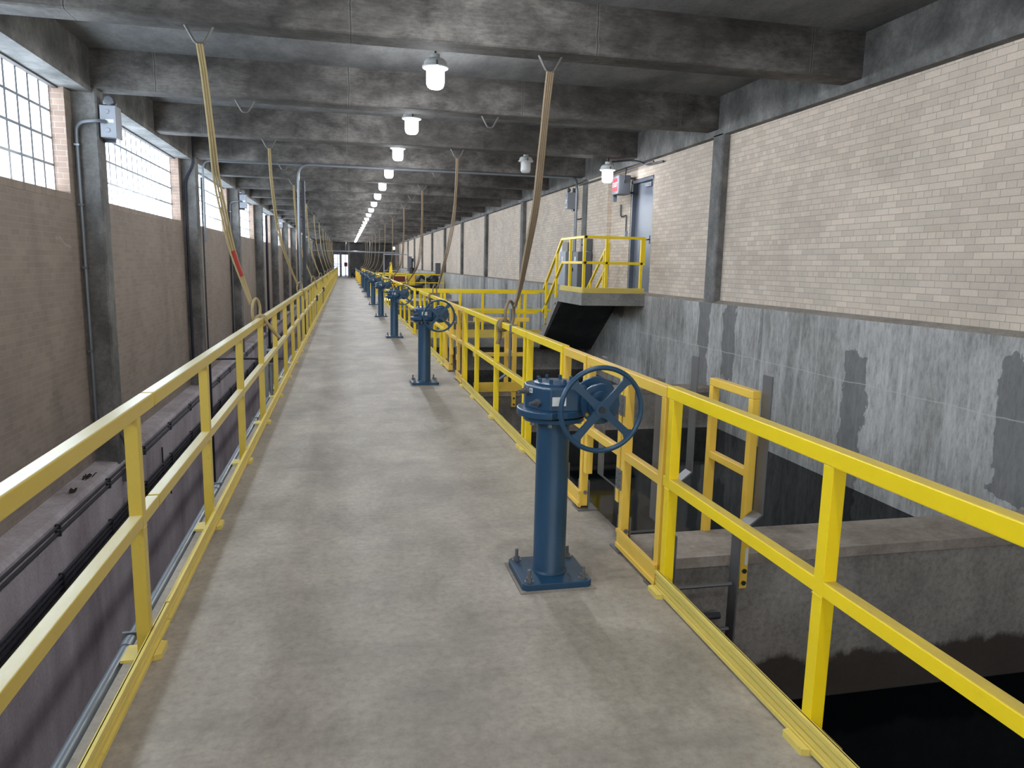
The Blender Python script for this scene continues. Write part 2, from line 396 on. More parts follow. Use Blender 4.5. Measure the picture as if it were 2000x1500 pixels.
# left wall
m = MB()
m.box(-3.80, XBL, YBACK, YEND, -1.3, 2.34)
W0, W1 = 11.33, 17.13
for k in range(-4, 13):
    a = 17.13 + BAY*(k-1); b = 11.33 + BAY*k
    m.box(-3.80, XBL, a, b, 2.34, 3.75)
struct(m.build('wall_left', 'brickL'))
m = MB(); m.box(-3.9, XWL+0.0, YBACK, YEND, -4.2, -1.2)
m.prism([(-3.45, -1.2), (XWL, -1.2), (XWL-0.04, -1.15), (-3.45, -1.12)], YBACK, YEND, 'y')
struct(m.build('wall_left_lower', 'wallL'))
m = MB(); m.box(-3.9, -0.3, YBACK, YEND, -4.4, -4.2); struct(m.build('floor_left_gallery', 'wallL'))
m = MB(); m.box(-0.55, -0.3, YBACK, 80, -4.2, -0.25); struct(m.build('wall_under_walkway_left', 'wallL'))
# windows
wn = 0
for k in range(-3, 12):
    y0, y1 = W0 + BAY*k, W1 + BAY*k
    if y1 > 82: break
    wn += 1
    m = MB(); m.box(-3.64, -3.545, y0, y1, 2.44, 3.74)
    wo = struct(m.build('window_%d' % wn, 'blocks'))
    m = MB(); m.prism([(-3.80, 2.34), (XBL+0.004, 2.34), (XBL+0.004, 2.425), (-3.50, 2.445), (-3.80, 2.445)], y0-0.1, y1+0.1, 'y')
    m.build('window_sill', 'sill', wo)
    m = MB(); m.box(-3.66, -3.50, y0, y1, 3.725, 3.765); m.box(-3.50, -3.44, y0, y1, 3.69, 3.712); m.build('lintel', 'brown', wo)
    m = MB()
    m.box(-3.60, XBL+0.003, y1-0.012, y1+0.001, 2.445, 3.72); m.box(-3.60, XBL+0.003, y0-0.001, y0+0.012, 2.445, 3.72)
    m.build('jamb', 'jamb', wo)
# right wall: brick field with the door opening, projecting strip, lower concrete
DY0, DY1, DZ = 13.55, 14.52, 3.40
m = MB()
m.box(XBR, 6.2, YBACK, DY0-0.08, 1.15, 3.70); m.box(XBR, 6.2, DY1+0.10, YEND, 1.15, 3.70)
m.box(XBR, 6.2, DY0-0.08, DY1+0.10, DZ, 3.70)
m.box(5.63, XBR+0.01, 15.75, 17.16, 1.17, 3.69)
struct(m.build('wall_right', 'brick'))
m = MB(); m.box(XWR, 6.4, YBACK, YEND, -4.2, 1.13)
struct(m.build('wall_right_lower', 'wallc'))
m = MB(); m.prism([(XWR, 1.13), (5.9, 1.13), (5.9, 1.176), (XBR-0.02, 1.176), (XWR+0.004, 1.135)], YBACK, YEND, 'y'); struct(m.build('trim_3', 'ledge'))
# tank: cross walls and floors below the right side
m = MB(); m.box(1.42, 1.60, YBACK, 80, -4.2, -0.25); struct(m.build('wall_under_walkway_right', 'cross'))
for i, (a, b) in enumerate([(4.10, 4.55), (10.35, 10.79), (16.85, 17.30), (23.3, 23.75), (29.8, 30.25), (36.3, 36.75)]):
    m = MB(); m.box(1.60, XWR, a+0.02, b-0.02, -4.2, -0.235); m.mi = 1; m.box(1.60, XWR, a, b, -0.235, -0.165)
    struct(m.build('wall_cross', ['cross', 'crosstop']))
m = MB(); m.box(1.605, XWR-0.005, YBACK, 4.11, -1.29, -1.25)
tag(m.build('tank_water', 'water'), 'black still water in the nearest tank, below the cross wall', 'water', kind='stuff')
for a, b, tx in [(4.56, 10.34, 'dark water between the first two cross walls, behind the bent ladder rails'), (10.80, 16.84, 'dark water in front of the crosswalk, behind the second cross wall'),
                 (17.31, 23.29, 'dark water just beyond the crosswalk'), (23.76, 29.79, 'dark water in the second tank beyond the crosswalk'), (30.26, 36.29, 'dark water in front of the far equipment platform')]:
    m = MB(); m.box(1.605, XWR-0.005, a, b, -0.82, -0.78); tag(m.build('tank_water', 'water'), tx, 'water', kind='stuff')
# end wall with glazed opening
m = MB()
m.box(-3.9, -1.35, YEND, YEND+0.3, -0.2, ZS); m.box(0.42, 6.2, YEND, YEND+0.3, -0.2, ZS)
m.box(-1.35, 0.42, YEND, YEND+0.3, 2.55, ZS)
struct(m.build('wall_end', 'slab'))
m = MB(); m.box(-1.35, 0.42, YEND+0.16, YEND+0.2, 0, 2.55); wo = struct(m.build('window_%d' % (wn+1), 'outdoor'))
m = MB()
for x in (-1.35, -0.9, -0.45, 0.0, 0.36): m.box(x, x+0.06, YEND+0.05, YEND+0.15, 0, 2.55)
for z in (0.05, 1.1, 1.35, 2.5): m.box(-1.35, 0.42, YEND+0.05, YEND+0.15, z, z+0.06)
m.build('window_frame', 'dkbox', wo)
tag(MB().box(-0.12, 0.28, YEND-0.3, YEND-0.22, 1.12, 1.6).box(0.06, 0.10, YEND-0.28, YEND-0.24, 0, 1.13).box(-0.1, 0.26, YEND-0.4, YEND-0.12, 0, 0.03).build('notice_board', 'red'), 'small red board in front of the bright far glazing', 'sign')
for x, y, z1, tx in [(0.30, 84, ZB, 'tall concrete post standing right of the bright far opening'), (-0.60, 84.5, 2.75, 'shorter grey post standing left of the bright far opening')]:
    m = MB(); m.box(x, x+0.2, y, y+0.25, 0, z1); m.box(x-0.03, x+0.23, y-0.03, y+0.28, 0, 0.06)
    tag(m.build('support_post', 'column', bevel=0.01), tx, 'post')
m = MB(); m.tube([(-3.3, 80.5, 2.74), (5.5, 80.5, 2.74)], 0.09, 12)
for x in (-2.5, 0.1, 2.6, 5.2): m.tube([(x, 80.5, 2.8), (x, 80.5, ZS-0.01)], 0.02, 6)
tag(m.build('overhead_pipe', 'conduit', smooth=True), 'pale horizontal pipe crossing the hall at its far end', 'pipe')

# ================================================================== DOOR
m = MB()
for a, b in ((DY0-0.07, DY0-0.01), (DY1+0.03, DY1+0.09)): m.box(XBR+0.01, XBR+0.17, a, b, 1.17, DZ-0.01)
m.box(XBR+0.01, XBR+0.17, DY0-0.07, DY1+0.09, DZ-0.07, DZ-0.005)
fr = m.build('trim_4', 'doorframe', bevel=0.004); struct(fr)
m = MB(); m.box(XBR+0.09, XBR+0.14, DY0, DY1+0.02, 1.185, DZ-0.08)
do = struct(m.build('door_1', 'door'))
m = MB(); m.box(XBR+0.04, XBR+0.09, DY0+0.06, DY0+0.12, 2.12, 2.28); m.tube([(XBR+0.06, DY0+0.09, 2.2), (XBR+0.02, DY0+0.09, 2.2), (XBR+0.02, DY0+0.2, 2.2)], 0.012, 8)
m.build('door_handle', 'black', do)
m = MB(); m.box(XBR+0.03, XBR+0.09, DY0+0.12, DY0+0.42, 3.22, 3.29); m.bar((XBR+0.0, DY0+0.15, 3.25), (XBR+0.02, DY0+0.6, 3.3), 0.02, 0.01)
m.build('door_closer', 'greybox', do)

# ================================================================== RAILINGS (local: +Y along the run, x=0 is the walkway-side face, structure lies towards +x)
def rail_section(L, posts, rm, tm, feet=True, toe=True, double=(), pm=None):
    e = empty('safety_railing')
    MB().box(0.0, 0.056, 0, L, 1.012, 1.072).build('top_rail', rm, e, bevel=0.005)
    m = MB(); cuts = [0] + sorted(posts) + [L]
    m.box(0.002, 0.052, 0, L, 0.562, 0.615); m.build('mid_rail', rm, e, bevel=0.004)
    if toe:
        m = MB()
        m.box(-0.004, 0.004, 0, L, 0.012, 0.110)
        for z, d in ((0.016, 0.016), (0.045, 0.010), (0.072, 0.010), (0.098, 0.016)): m.box(-d, 0.0, 0, L, z-0.005, z+0.012)
        m.build('toe_board', tm, e)
    for p in posts:
        m = MB(); m.box(0.001, 0.053, p-0.026, p+0.026, 0.012, 1.013); m.box(-0.001, 0.055, p-0.028, p+0.028, 0.555, 0.56)
        m.build('post', pm or rm, e, bevel=0.004)
        if feet:
            m = MB(); m.box(-0.02, 0.11, p-0.065, p+0.065, 0.0, 0.012); m.prism([(-0.046, p-0.055), (-0.018, p-0.065), (-0.018, p+0.065), (-0.046, p+0.055)], 0.0, 0.024)
            m.build('foot_plate', tm, e)
    return e
def mir(o):  # left side: structure towards -x
    o.scale = (-1, 1, 1); return o
# left run: joint at y=3.40, six metre sections of four posts, spacing 1.54
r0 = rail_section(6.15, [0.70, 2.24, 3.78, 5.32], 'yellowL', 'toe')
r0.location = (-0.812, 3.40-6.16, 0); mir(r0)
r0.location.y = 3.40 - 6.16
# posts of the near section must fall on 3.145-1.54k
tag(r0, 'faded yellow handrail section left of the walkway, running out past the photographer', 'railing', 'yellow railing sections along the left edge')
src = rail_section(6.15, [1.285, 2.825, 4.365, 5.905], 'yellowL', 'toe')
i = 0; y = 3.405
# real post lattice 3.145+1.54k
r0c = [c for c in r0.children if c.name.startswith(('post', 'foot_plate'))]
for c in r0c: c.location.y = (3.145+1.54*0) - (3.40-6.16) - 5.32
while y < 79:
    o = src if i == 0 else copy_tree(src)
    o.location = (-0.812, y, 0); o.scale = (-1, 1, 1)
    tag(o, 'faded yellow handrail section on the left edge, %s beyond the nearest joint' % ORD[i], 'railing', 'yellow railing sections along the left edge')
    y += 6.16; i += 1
# right run
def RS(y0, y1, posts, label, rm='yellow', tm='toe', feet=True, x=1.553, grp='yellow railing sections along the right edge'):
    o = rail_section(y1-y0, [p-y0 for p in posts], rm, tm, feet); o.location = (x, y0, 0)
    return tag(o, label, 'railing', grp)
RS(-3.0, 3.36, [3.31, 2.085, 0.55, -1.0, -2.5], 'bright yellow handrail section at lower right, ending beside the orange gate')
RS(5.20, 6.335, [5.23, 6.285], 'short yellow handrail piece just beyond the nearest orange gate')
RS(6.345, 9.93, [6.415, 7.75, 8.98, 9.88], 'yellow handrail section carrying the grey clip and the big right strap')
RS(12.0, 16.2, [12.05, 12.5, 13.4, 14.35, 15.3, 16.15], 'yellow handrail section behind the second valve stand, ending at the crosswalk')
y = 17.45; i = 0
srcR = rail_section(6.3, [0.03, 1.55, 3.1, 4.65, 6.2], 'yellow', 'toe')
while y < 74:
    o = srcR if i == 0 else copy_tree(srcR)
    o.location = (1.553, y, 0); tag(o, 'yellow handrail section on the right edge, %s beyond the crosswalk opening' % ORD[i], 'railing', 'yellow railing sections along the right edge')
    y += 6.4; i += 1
# crosswalk rails run along +X : rotate -90deg (local +Y -> +X), structure (+x local) -> -Y
def XS(x0, x1, yy, posts, label, grp, z=0, flip=False, rm='yellow', toe=True):
    o = rail_section(x1-x0, [p-x0 for p in posts], rm, 'toe', feet=False, toe=toe); o.location = (x0, yy, z); o.rotation_euler = (0,0,-PI/2)
    if flip: o.scale = (-1,1,1)
    return tag(o, label, 'railing', grp)
XS(1.62, 4.30, 16.50, [2.15, 2.5, 4.0], 'yellow crosswalk handrail, the near one, ending at the stair foot', 'handrails across the tank')
XS(1.62, 5.58, 17.45, [2.2, 3.2, 4.1, 5.3], 'yellow crosswalk handrail, the far one, just beyond the stair foot', 'handrails across the tank', flip=True)

# ---- orange gates
def hinge(e, y, z):
    m = MB(); m.box(-0.006, 0.0, y-0.042, y-0.004, z, z+0.12); m.box(-0.006, 0.0, y+0.004, y+0.042, z, z+0.12)
    m.tube([(-0.006, y, z), (-0.006, y, z+0.12)], 0.006, 8)
    for dz in (0.02, 0.06, 0.10):
        for dy in (-0.024, 0.024): m.lathe([(0.005, -0.003), (0.004, 0.003)], (-0.008, y+dy, z+dz), 'x', 8)
    m.build('hinge', 'steel', e)
def frame_panel(name, a, b, z0, label, toe=True, grp='orange gate panels'):
    """a..b along y, stiles with top and mid rail"""
    e = empty(name, (1.556, a, 0)); L = b-a
    MB().box(0, 0.05, 0, L, 1.006, 1.064).build('top_rail', 'orange', e, bevel=0.004)
    MB().box(0.004, 0.046, 0.045, L-0.045, 0.545, 0.595).build('mid_rail', 'orange', e, bevel=0.004)
    for y in (0, L-0.05): MB().box(0.001, 0.051, y, y+0.05, z0, 1.007).build('stile', 'orange', e, bevel=0.004)
    if toe:
        m = MB(); m.box(-0.012, 0, -0.01, L-0.02, 0.015, 0.13); m.box(-0.02, -0.01, -0.01, L-0.02, 0.02, 0.045); m.box(-0.02, -0.01, -0.01, L-0.02, 0.11, 0.13)
        m.build('toe_board', 'orange', e)
        for y in (0, L-0.05):
            m = MB(); m.box(0.052, 0.06, y-0.01, y+0.06, -0.02, 0.20); m.box(-0.001, 0.06, y+0.05, y+0.058, -0.02, 0.20); m.lathe([(0.014, -0.012), (0.012, 0.0)], (0.03, y-0.003, 0.12), 'y', 6)
            m.box(-0.03, 0.11, y-0.05, y+0.09, -0.001, 0.01)
            m.build('base_bracket', 'steel', e)
    return tag(e, label, 'gate', grp)
g1 = frame_panel('gate_frame', 3.38, 3.95, 0.02, 'fixed orange frame panel between the bright yellow rail and the hinges')
g2 = frame_panel('swing_gate', 3.97, 4.63, 0.27, 'orange swing gate behind the handwheel, open at the bottom', toe=False)
hinge(g2, -0.01, 0.80); hinge(g2, -0.01, 0.36)
g3 = frame_panel('gate_frame', 4.66, 5.18, 0.02, 'narrow orange frame panel with toe board, left of the nearest swing gate')
g4 = frame_panel('gate_frame', 10.0, 10.55, 0.02, 'fixed orange frame panel right of the second swing gate')
g5 = frame_panel('swing_gate', 10.57, 11.25, 0.27, 'orange swing gate beside the second valve stand', toe=False)
hinge(g5, -0.01, 0.80); hinge(g5, -0.01, 0.36)
g6 = frame_panel('gate_frame', 11.28, 11.92, 0.02, 'narrow orange frame panel with toe board beyond the second swing gate')

# ================================================================== WALK-THROUGH LADDERS at the cross wall
def ladder(y, back, label):
    e = empty('access_ladder', (2.14, y, 0)); sg = 1 if back else -1
    for sx in (-1, 1):
        x0, x1 = 0.355*sx, 0.22*sx
        th = 0.012*sx
        m = MB()
        m.prism([(x0, 1.02), (x0, 0.155), (x1, 0.045), (x1, -2.2), (x1-th, -2.2), (x1-th, 0.052), (x0-th, 0.162), (x0-th, 1.02)], -0.05, 0.05, 'y')
        m.build('stile', 'stainless', e, bevel=0.002)
    for k in range(7):
        z = -0.30 - 0.3*k
        MB().tube([(-0.20, 0, z), (0.20, 0, z)], 0.013, 8).build('rung', 'stainless', e, smooth=True)
    return tag(e, label, 'ladder', 'steel ladders over the first cross wall')
ladder(3.97, False, 'flat-bar steel ladder on the near side of the cross wall, bent inwards')
ladder(4.93, True, 'flat-bar steel ladder dropping into the water behind the cross wall')
# yellow grab frame that straddles the cross wall
e = empty('grab_rail', (2.455, 4.07, -0.165))
for y, z0 in ((0.0, -0.20), (0.51, -0.02)): MB().box(-0.026, 0.026, y-0.045, y+0.005, z0, 1.03).build('post', 'orange', e, bevel=0.004)
MB().box(-0.027, 0.027, -0.045, 0.515, 1.03, 1.082).build('top_rail', 'orange', e, bevel=0.004)
MB().box(-0.024, 0.024, 0.005, 0.465, 0.53, 0.58).build('mid_rail', 'orange', e, bevel=0.004)
for z in (-0.16, -0.08): MB().lathe([(0.016, -0.056), (0.014, -0.046)], (0, 0, z), 'y', 8).build('bolt', 'dksteel', e)
MB().box(0.0, 0.02, -0.047, -0.0455, -0.04, 0.07).build('label', 'paper', e)
tag(e, 'orange-yellow grab frame bolted across the nearest cross wall', 'handrail')
# T-shaped guard at the second cross wall
e = empty('guard_frame', (2.36, 10.31, -0.165))
MB().box(-0.03, 0.03, -0.03, 0.03, -0.22, 1.02).build('post', 'orange', e, bevel=0.004)
MB().box(-0.60, 0.20, -0.028, 0.028, 1.02, 1.075).build('top_rail', 'orange', e, bevel=0.004)
MB().box(-0.60, 0.20, -0.026, 0.026, 0.52, 0.575).build('mid_rail', 'orange', e, bevel=0.004)
MB().box(-0.60, 0.20, -0.045, -0.031, 0.02, 0.15).build('toe_board', 'orange', e)
MB().box(-0.03, 0.03, 0.5, 0.56, -0.22, 1.02).build('post', 'orange', e, bevel=0.004)
MB().box(-0.028, 0.028, 0.03, 0.5, 0.52, 0.575).build('side_rail', 'orange', e)
for z in (-0.18, -0.09): MB().lathe([(0.016, -0.042), (0.014, -0.03)], (0, 0, z), 'y', 8).build('bolt', 'dksteel', e)
tag(e, 'orange T-shaped guard frame on the second cross wall, seen through the right rails', 'handrail')
m = MB(); m.tube(bend([(2.25, 10.1, 1.05), (2.25, 10.1, 0.16), (2.05, 10.1, 0.02), (2.05, 10.1, -1.2)], 0.04), 0.02, 8)
tag(m.build('grab_pole', 'conduit', smooth=True), 'thin grey bent pole beside the T-shaped guard frame', 'pole')
# rusty sluice frame low on the near cross wall
e = empty('sluice_frame', (2.14, 4.035, -1.2))
m = MB(); m.box(-0.19, 0.19, 0.0, 0.06, 0.52, 0.56); m.box(-0.19, -0.16, 0, 0.06, -0.1, 0.52); m.box(0.16, 0.19, 0, 0.06, -0.1, 0.52); m.build('frame', 'rust', e)
MB().box(-0.16, 0.16, 0.03, 0.07, -0.1, 0.46).build('gate_leaf', 'rust', e)
MB().tube([(-0.19, 0.035, 0.64), (0.19, 0.035, 0.64)], 0.022, 10).build('pipe', 'conduitd', e, smooth=True)
tag(e, 'rusty sluice frame low under the nearest gate, left of the ladder', 'sluice')

# ================================================================== LANDING AND STAIR
LX0, LY0, LY1, LZ = 4.33, 13.35, 14.95, 1.16
m = MB(); m.box(LX0, XWR+0.01, LY0, LY1, LZ-0.23, LZ)
e = empty('concrete_stair', (0, 0, 0))
o = m.build('landing', 'stair', e)
N = 7; run = 1.50
m = MB()
poly = [(LY1, LZ-0.23), (LY1, LZ)]
for i in range(N-1):
    yy = LY1 + run*(i)/(N-1)
    z1 = LZ - LZ/N*(i+1)
    poly.append((yy+0.001, z1)); poly.append((LY1+run*(i+1)/(N-1), z1))
poly += [(LY1+run, -0.2), (LY1+run-0.02, -0.24)]
m.mi = 0
m.prism(poly, LX0, XWR+0.01, 'x'); m.build('flight', 'stair', e)
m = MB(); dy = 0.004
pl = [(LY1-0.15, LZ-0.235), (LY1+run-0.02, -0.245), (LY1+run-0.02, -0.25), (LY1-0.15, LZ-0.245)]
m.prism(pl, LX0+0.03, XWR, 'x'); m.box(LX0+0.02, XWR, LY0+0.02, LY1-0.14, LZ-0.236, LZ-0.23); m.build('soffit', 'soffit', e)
for i in (1, 4): MB().lathe([(0.02, -0.03), (0.02, 0.0)], (LX0, LY1+run*i/(N-1)-0.1, LZ-LZ/N*(i+1)+0.05), 'x', 10).build('rail_socket', 'brass', e)
tag(e, 'concrete stair with landing below the door on the right wall', 'stair')
# landing railing: side piece, front piece, sloping outer rail
e = empty('stair_railing', (LX0+0.06, LY0+0.05, LZ))
W = XWR - LX0 - 0.08; D = LY1-LY0-0.05
def br(a, b, nm, w_=0.05, h_=0.05): return MB().bar(a, b, w_, h_).build(nm, 'yellow', e, bevel=0.004)
br((-0.025, 0, 1.045), (W, 0, 1.045), 'top_rail'); br((-0.025, 0, 0.57), (W, 0, 0.57), 'mid_rail')
br((0, -0.025, 1.045), (0, D, 1.045), 'top_rail'); br((0, -0.025, 0.57), (0, D-0.06, 0.57), 'mid_rail')
sl = -LZ/run
br((0, D, 1.045), (0, D+1.38, 1.045+sl*1.38), 'top_rail'); br((0, D-0.06, 0.57), (0, D+1.40, 0.57+sl*1.45), 'mid_rail')
for x, y in ((0, 0.06), (0, 0.95), (0.42, 0.0), (1.12, 0.0)):
    MB().box(x-0.025, x+0.025, y-0.025, y+0.025, 0.0, 1.03).build('post', 'yellow', e, bevel=0.004)
MB().box(W-0.05, W, -0.025, 0.025, 0.6, 1.03).build('post', 'yellow', e, bevel=0.004)
for t_ in (0.35, 1.15):
    MB().box(-0.025, 0.025, D+t_-0.025, D+t_+0.025, sl*t_-0.04, 1.03+sl*t_).build('post', 'yellow', e, bevel=0.004)
m = MB()
for z in (0.01, 0.035, 0.06, 0.085): m.box(-0.035, W, -0.045, -0.028, z, z+0.018); m.box(-0.05, -0.03, -0.03, D-0.1, z, z+0.018)
m.box(-0.03, W, -0.03, -0.026, 0.0, 0.105); m.box(-0.033, -0.027, -0.03, D-0.1, 0, 0.105)
m.build('toe_board', 'toe', e)
tag(e, 'yellow railing around the landing and down the outer side of the stair', 'railing')
e = empty('stair_railing', (XWR-0.28, LY1-0.25, LZ))
br((0, 0.0, 1.0), (0, 1.5, 1.0-0.76*1.5), 'top_rail', 0.045, 0.045); br((0, 0.0, 0.57), (0, 1.5, 0.57-0.76*1.5), 'mid_rail', 0.045, 0.045)
for t_ in (0.0, 0.25, 1.1): MB().box(-0.022, 0.022, t_-0.022, t_+0.022, (0.55 if t_ == 0 else min(0, sl*(t_-0.25))), 1.0-0.76*t_).build('post', 'yellow', e, bevel=0.004)
tag(e, 'yellow inner handrail of the stair, close to the brick wall', 'railing')

# ================================================================== VALVE STANDS
def valve_stand():
    e = empty('valve_stand')
    m = MB(); m.prism([(-0.185,-0.165),(-0.165,-0.185),(0.165,-0.185),(0.185,-0.165),(0.185,0.165),(0.165,0.185),(-0.165,0.185),(-0.185,0.165)], 0.006, 0.042)
    m.build('base_plate', 'blue', e, bevel=0.004)
    MB().prism([(-0.20,-0.20),(0.20,-0.20),(0.20,0.20),(-0.20,0.20)], 0, 0.008).build('grout_pad', 'ledge', e)
    for sx in (-1, 1):
        for sy in (-1, 1):
            m = MB(); x, y = 0.145*sx, 0.145*sy
            m.lathe([(0.024, 0.042), (0.024, 0.046)], (x, y, 0), 'z', 14); m.lathe([(0.017, 0.046), (0.017, 0.066)], (x, y, 0), 'z', 6)
            m.lathe([(0.0095, 0.066), (0.0095, 0.105), (0.007, 0.108)], (x, y, 0), 'z', 10); m.build('anchor_bolt', 'steel', e)
    m = MB(); m.lathe([(0.094, 0.040), (0.088, 0.052), (0.086, 0.056), (0.086, 0.862)], n=40); m.build('column', 'blue', e, smooth=True)
    m = MB(); m.lathe([(0.05, 0.858), (0.150, 0.862), (0.158, 0.866), (0.158, 0.884), (0.150, 0.888), (0.05, 0.889)], n=48)
    m.build('flange', 'blue', e, smooth=True)
    m = MB()
    for k in range(8):
        a = PI/8 + k*PI/4; x, y = 0.135*math.cos(a), 0.135*math.sin(a)
        m.lathe([(0.013, 0.846), (0.013, 0.862)], (x, y, 0), 'z', 6); m.lathe([(0.009, 0.889), (0.009, 0.898)], (x, y, 0), 'z', 6)
    m.build('flange_bolts', 'steel', e)
    # gearbox: round skirt, bulging to the left, then chamfered body
    m = MB(); sk = []
    for k in range(40):
        a = 2*PI*k/40; r = 0.165 + (0.028 if math.cos(a) < -0.3 else 0.0)
        sk.append((r*math.cos(a)*1.0, r*math.sin(a)*0.98))
    m.prism(sk, 0.892, 0.928); hb = m.build('gearbox', 'blue', e, bevel=0.006)
    m = MB(); m.prism([(-0.150, 0.02), (-0.085, -0.118), (-0.06, -0.14), (0.09, -0.142), (0.15, -0.09), (0.165, 0.0), (0.15, 0.12), (0.05, 0.16), (-0.10, 0.15), (-0.14, 0.09)], 0.925, 1.045)
    m.build('gear_case', 'blue', hb, bevel=0.008)
    m = MB(); m.lathe([(0.112, 1.044), (0.112, 1.056), (0.105, 1.060), (0.02, 1.061)], (0.01, 0.015, 0), 'z', 40)
    m.build('cover_plate', 'blue', hb, smooth=True)
    for k in range(8):
        a = k*PI/4+0.25
        MB().lathe([(0.0095, 1.058), (0.0095, 1.078), (0.007, 1.080)], (0.01+0.092*math.cos(a), 0.015+0.092*math.sin(a), 0), 'z', 10).build('cap_screw', 'blue', hb)
    # stop studs on the left chamfer
    for (x, y, z) in ((-0.145, 0.00, 1.015), (-0.105, -0.078, 0.965)):
        d = V((-0.90, -0.43, 0)).normalized(); a = V((x, y, z))
        m = MB(); m.tube([a-d*0.01, a+d*0.012], 0.021, 12); m.tube([a+d*0.012, a+d*0.032], 0.014, 6); m.tube([a+d*0.03, a+d*0.055], 0.009, 10)
        m.build('stop_stud', 'steel', hb)
    # worm housing to the right
    m = MB(); m.lathe([(0.03, -0.17), (0.072, -0.168), (0.074, -0.15), (0.066, -0.13), (0.066, 0.10), (0.05, 0.115)], (0.205, 0.0, 0.962), 'y', 32)
    m.prism([(0.10, -0.13), (0.21, -0.10), (0.21, 0.12), (0.10, 0.14)], 0.905, 1.02)
    m.build('worm_housing', 'blue', hb, smooth=True)
    m = MB(); m.lathe([(0.02, -0.135), (0.100, -0.135), (0.104, -0.131), (0.104, -0.119), (0.100, -0.115), (0.02, -0.115)], (0.205, 0, 0.962), 'y', 40)
    m.lathe([(0.02, -0.02), (0.108, -0.02), (0.110, -0.016), (0.110, 0.0), (0.106, 0.004), (0.02, 0.004)], (0.222, 0, 0.975), 'y', 40)
    m.build('bearing_flange', 'blue', hb, smooth=True)
    MB().lathe([(0.009, -0.141), (0.009, -0.132)], (0.135, 0, 0.91), 'y', 8).build('grease_plug', 'brass', hb)
    # handwheel facing the camera side (-Y)
    c = V((0.170, -0.252, 0.958)); R = 0.207
    m = MB(); ring = [(c.x+R*math.cos(2*PI*k/56), c.y, c.z+R*math.sin(2*PI*k/56)) for k in range(56)]
    m.tube(ring, 0.0125, 12, closed=True, nrm=(0,1,0))
    for k in range(4):
        a = PI/4+0.06 + k*PI/2; ca, sa = math.cos(a), math.sin(a)
        def P(r, s_): return (c.x + r*ca - s_*sa, c.z + r*sa + s_*ca)
        poly = [P(0.015, -0.026), P(0.06, -0.0185), P(0.12, -0.017), P(0.175, -0.019), P(0.203, -0.036), P(0.203, 0.036), P(0.175, 0.019), P(0.12, 0.017), P(0.06, 0.0185), P(0.015, 0.026)]
        m.prism(poly, c.y-0.006, c.y+0.008, 'y')
    m.lathe([(0.036, -0.012), (0.036, 0.02), (0.022, 0.09)], tuple(c), 'y', 24)
    wh = m.build('handwheel', 'blue', e, smooth=True)
    m = MB(); m.lathe([(0.016, -0.020), (0.016, -0.011)], tuple(c), 'y', 20); m.lathe([(0.005, -0.023), (0.005, -0.019)], tuple(c), 'y', 8); m.build('hub_nut', 'dksteel', wh)
    # sticker on the front face (its printed code is left out), small one on the chamfer
    MB().box(-0.05, 0.022, -0.1445, -0.1425, 0.958, 1.003).build('sticker', 'paper', hb)
    m = MB()
    for k, (a, b) in enumerate([(-0.012, 0.014), (-0.012, 0.016), (-0.012, 0.012), (-0.012, 0.016)]): m.box(a, b, -0.1452, -0.1444, 0.988-0.005*k, 0.9893-0.005*k)
    m.build('sticker_text', 'ink', hb)
    d = Matrix.Rotation(math.atan2(-0.138, 0.065), 4, 'Z'); d.translation = V((-0.128, -0.026, 0)) + V((-0.002, -0.001, 0))
    MB().box(-0.011, 0.011, -0.002, 0.0, 1.008, 1.032, d).build('small_tag', 'paper', hb)
    m = MB(); m.box(0.0015, 0.0042, -0.003, -0.0018, 1.012, 1.028, d); m.box(-0.0055, -0.003, -0.003, -0.0018, 1.018, 1.028, d); m.box(-0.0055, 0.0055, -0.003, -0.0018, 1.0165, 1.019, d)
    m.build('tag_numeral', 'ink', hb)
    return e
vs = valve_stand()
for k in range(8):
    o = vs if k == 0 else copy_tree(vs)
    o.location = (1.045+0.004*k, 3.62+BAY*k, 0)
    lab = 'blue handwheel valve stand nearest the camera, with white sticker' if k == 0 else 'blue handwheel valve stand on the walkway, %s from the camera' % ORD[k]
    tag(o, lab, 'valve', 'blue valve stands along the walkway')
def plain_stand():
    e = empty('yellow_stand')
    MB().box(-0.18, 0.18, -0.18, 0.18, 0, 0.03).build('base_plate', 'rust', e)
    MB().lathe([(0.085, 0.03), (0.085, 0.9)], n=20).build('column', 'orange', e, smooth=True)
    MB().lathe([(0.14, 0.9), (0.14, 0.95), (0.06, 1.02)], n=20).build('cap', 'dkbox', e, smooth=True)
    return e
ps = plain_stand()
for k in range(4):
    o = ps if k == 0 else copy_tree(ps); o.location = (1.06, 3.62+BAY*(8+k), 0)
    tag(o, 'orange-yellow stand with dark base beyond the blue stands, %s of its row' % ORD[k], 'stand', 'orange-yellow stands at the far end')
m = MB()
for (x, y, z, r) in ((0, 0, 0.35, 0.3), (0.25, 0.2, 0.5, 0.32), (0.1, 0.1, 0.85, 0.25)): m.lathe([(r*0.3, z-r), (r, z-r*0.4), (r, z+r*0.4), (r*0.3, z+r)], (x, y, 0), 'z', 14)
m.tube(bend([(0.0, 0, 0.9), (-0.35, 0, 0.95), (-0.35, 0, 0.02)], 0.15), 0.06, 8)
e = m.build('pump_motor', 'dksteel', smooth=True); e.location = (1.0, 80.6, 0); tag(e, 'dark pump unit on the floor at the far end right of the posts', 'machine')

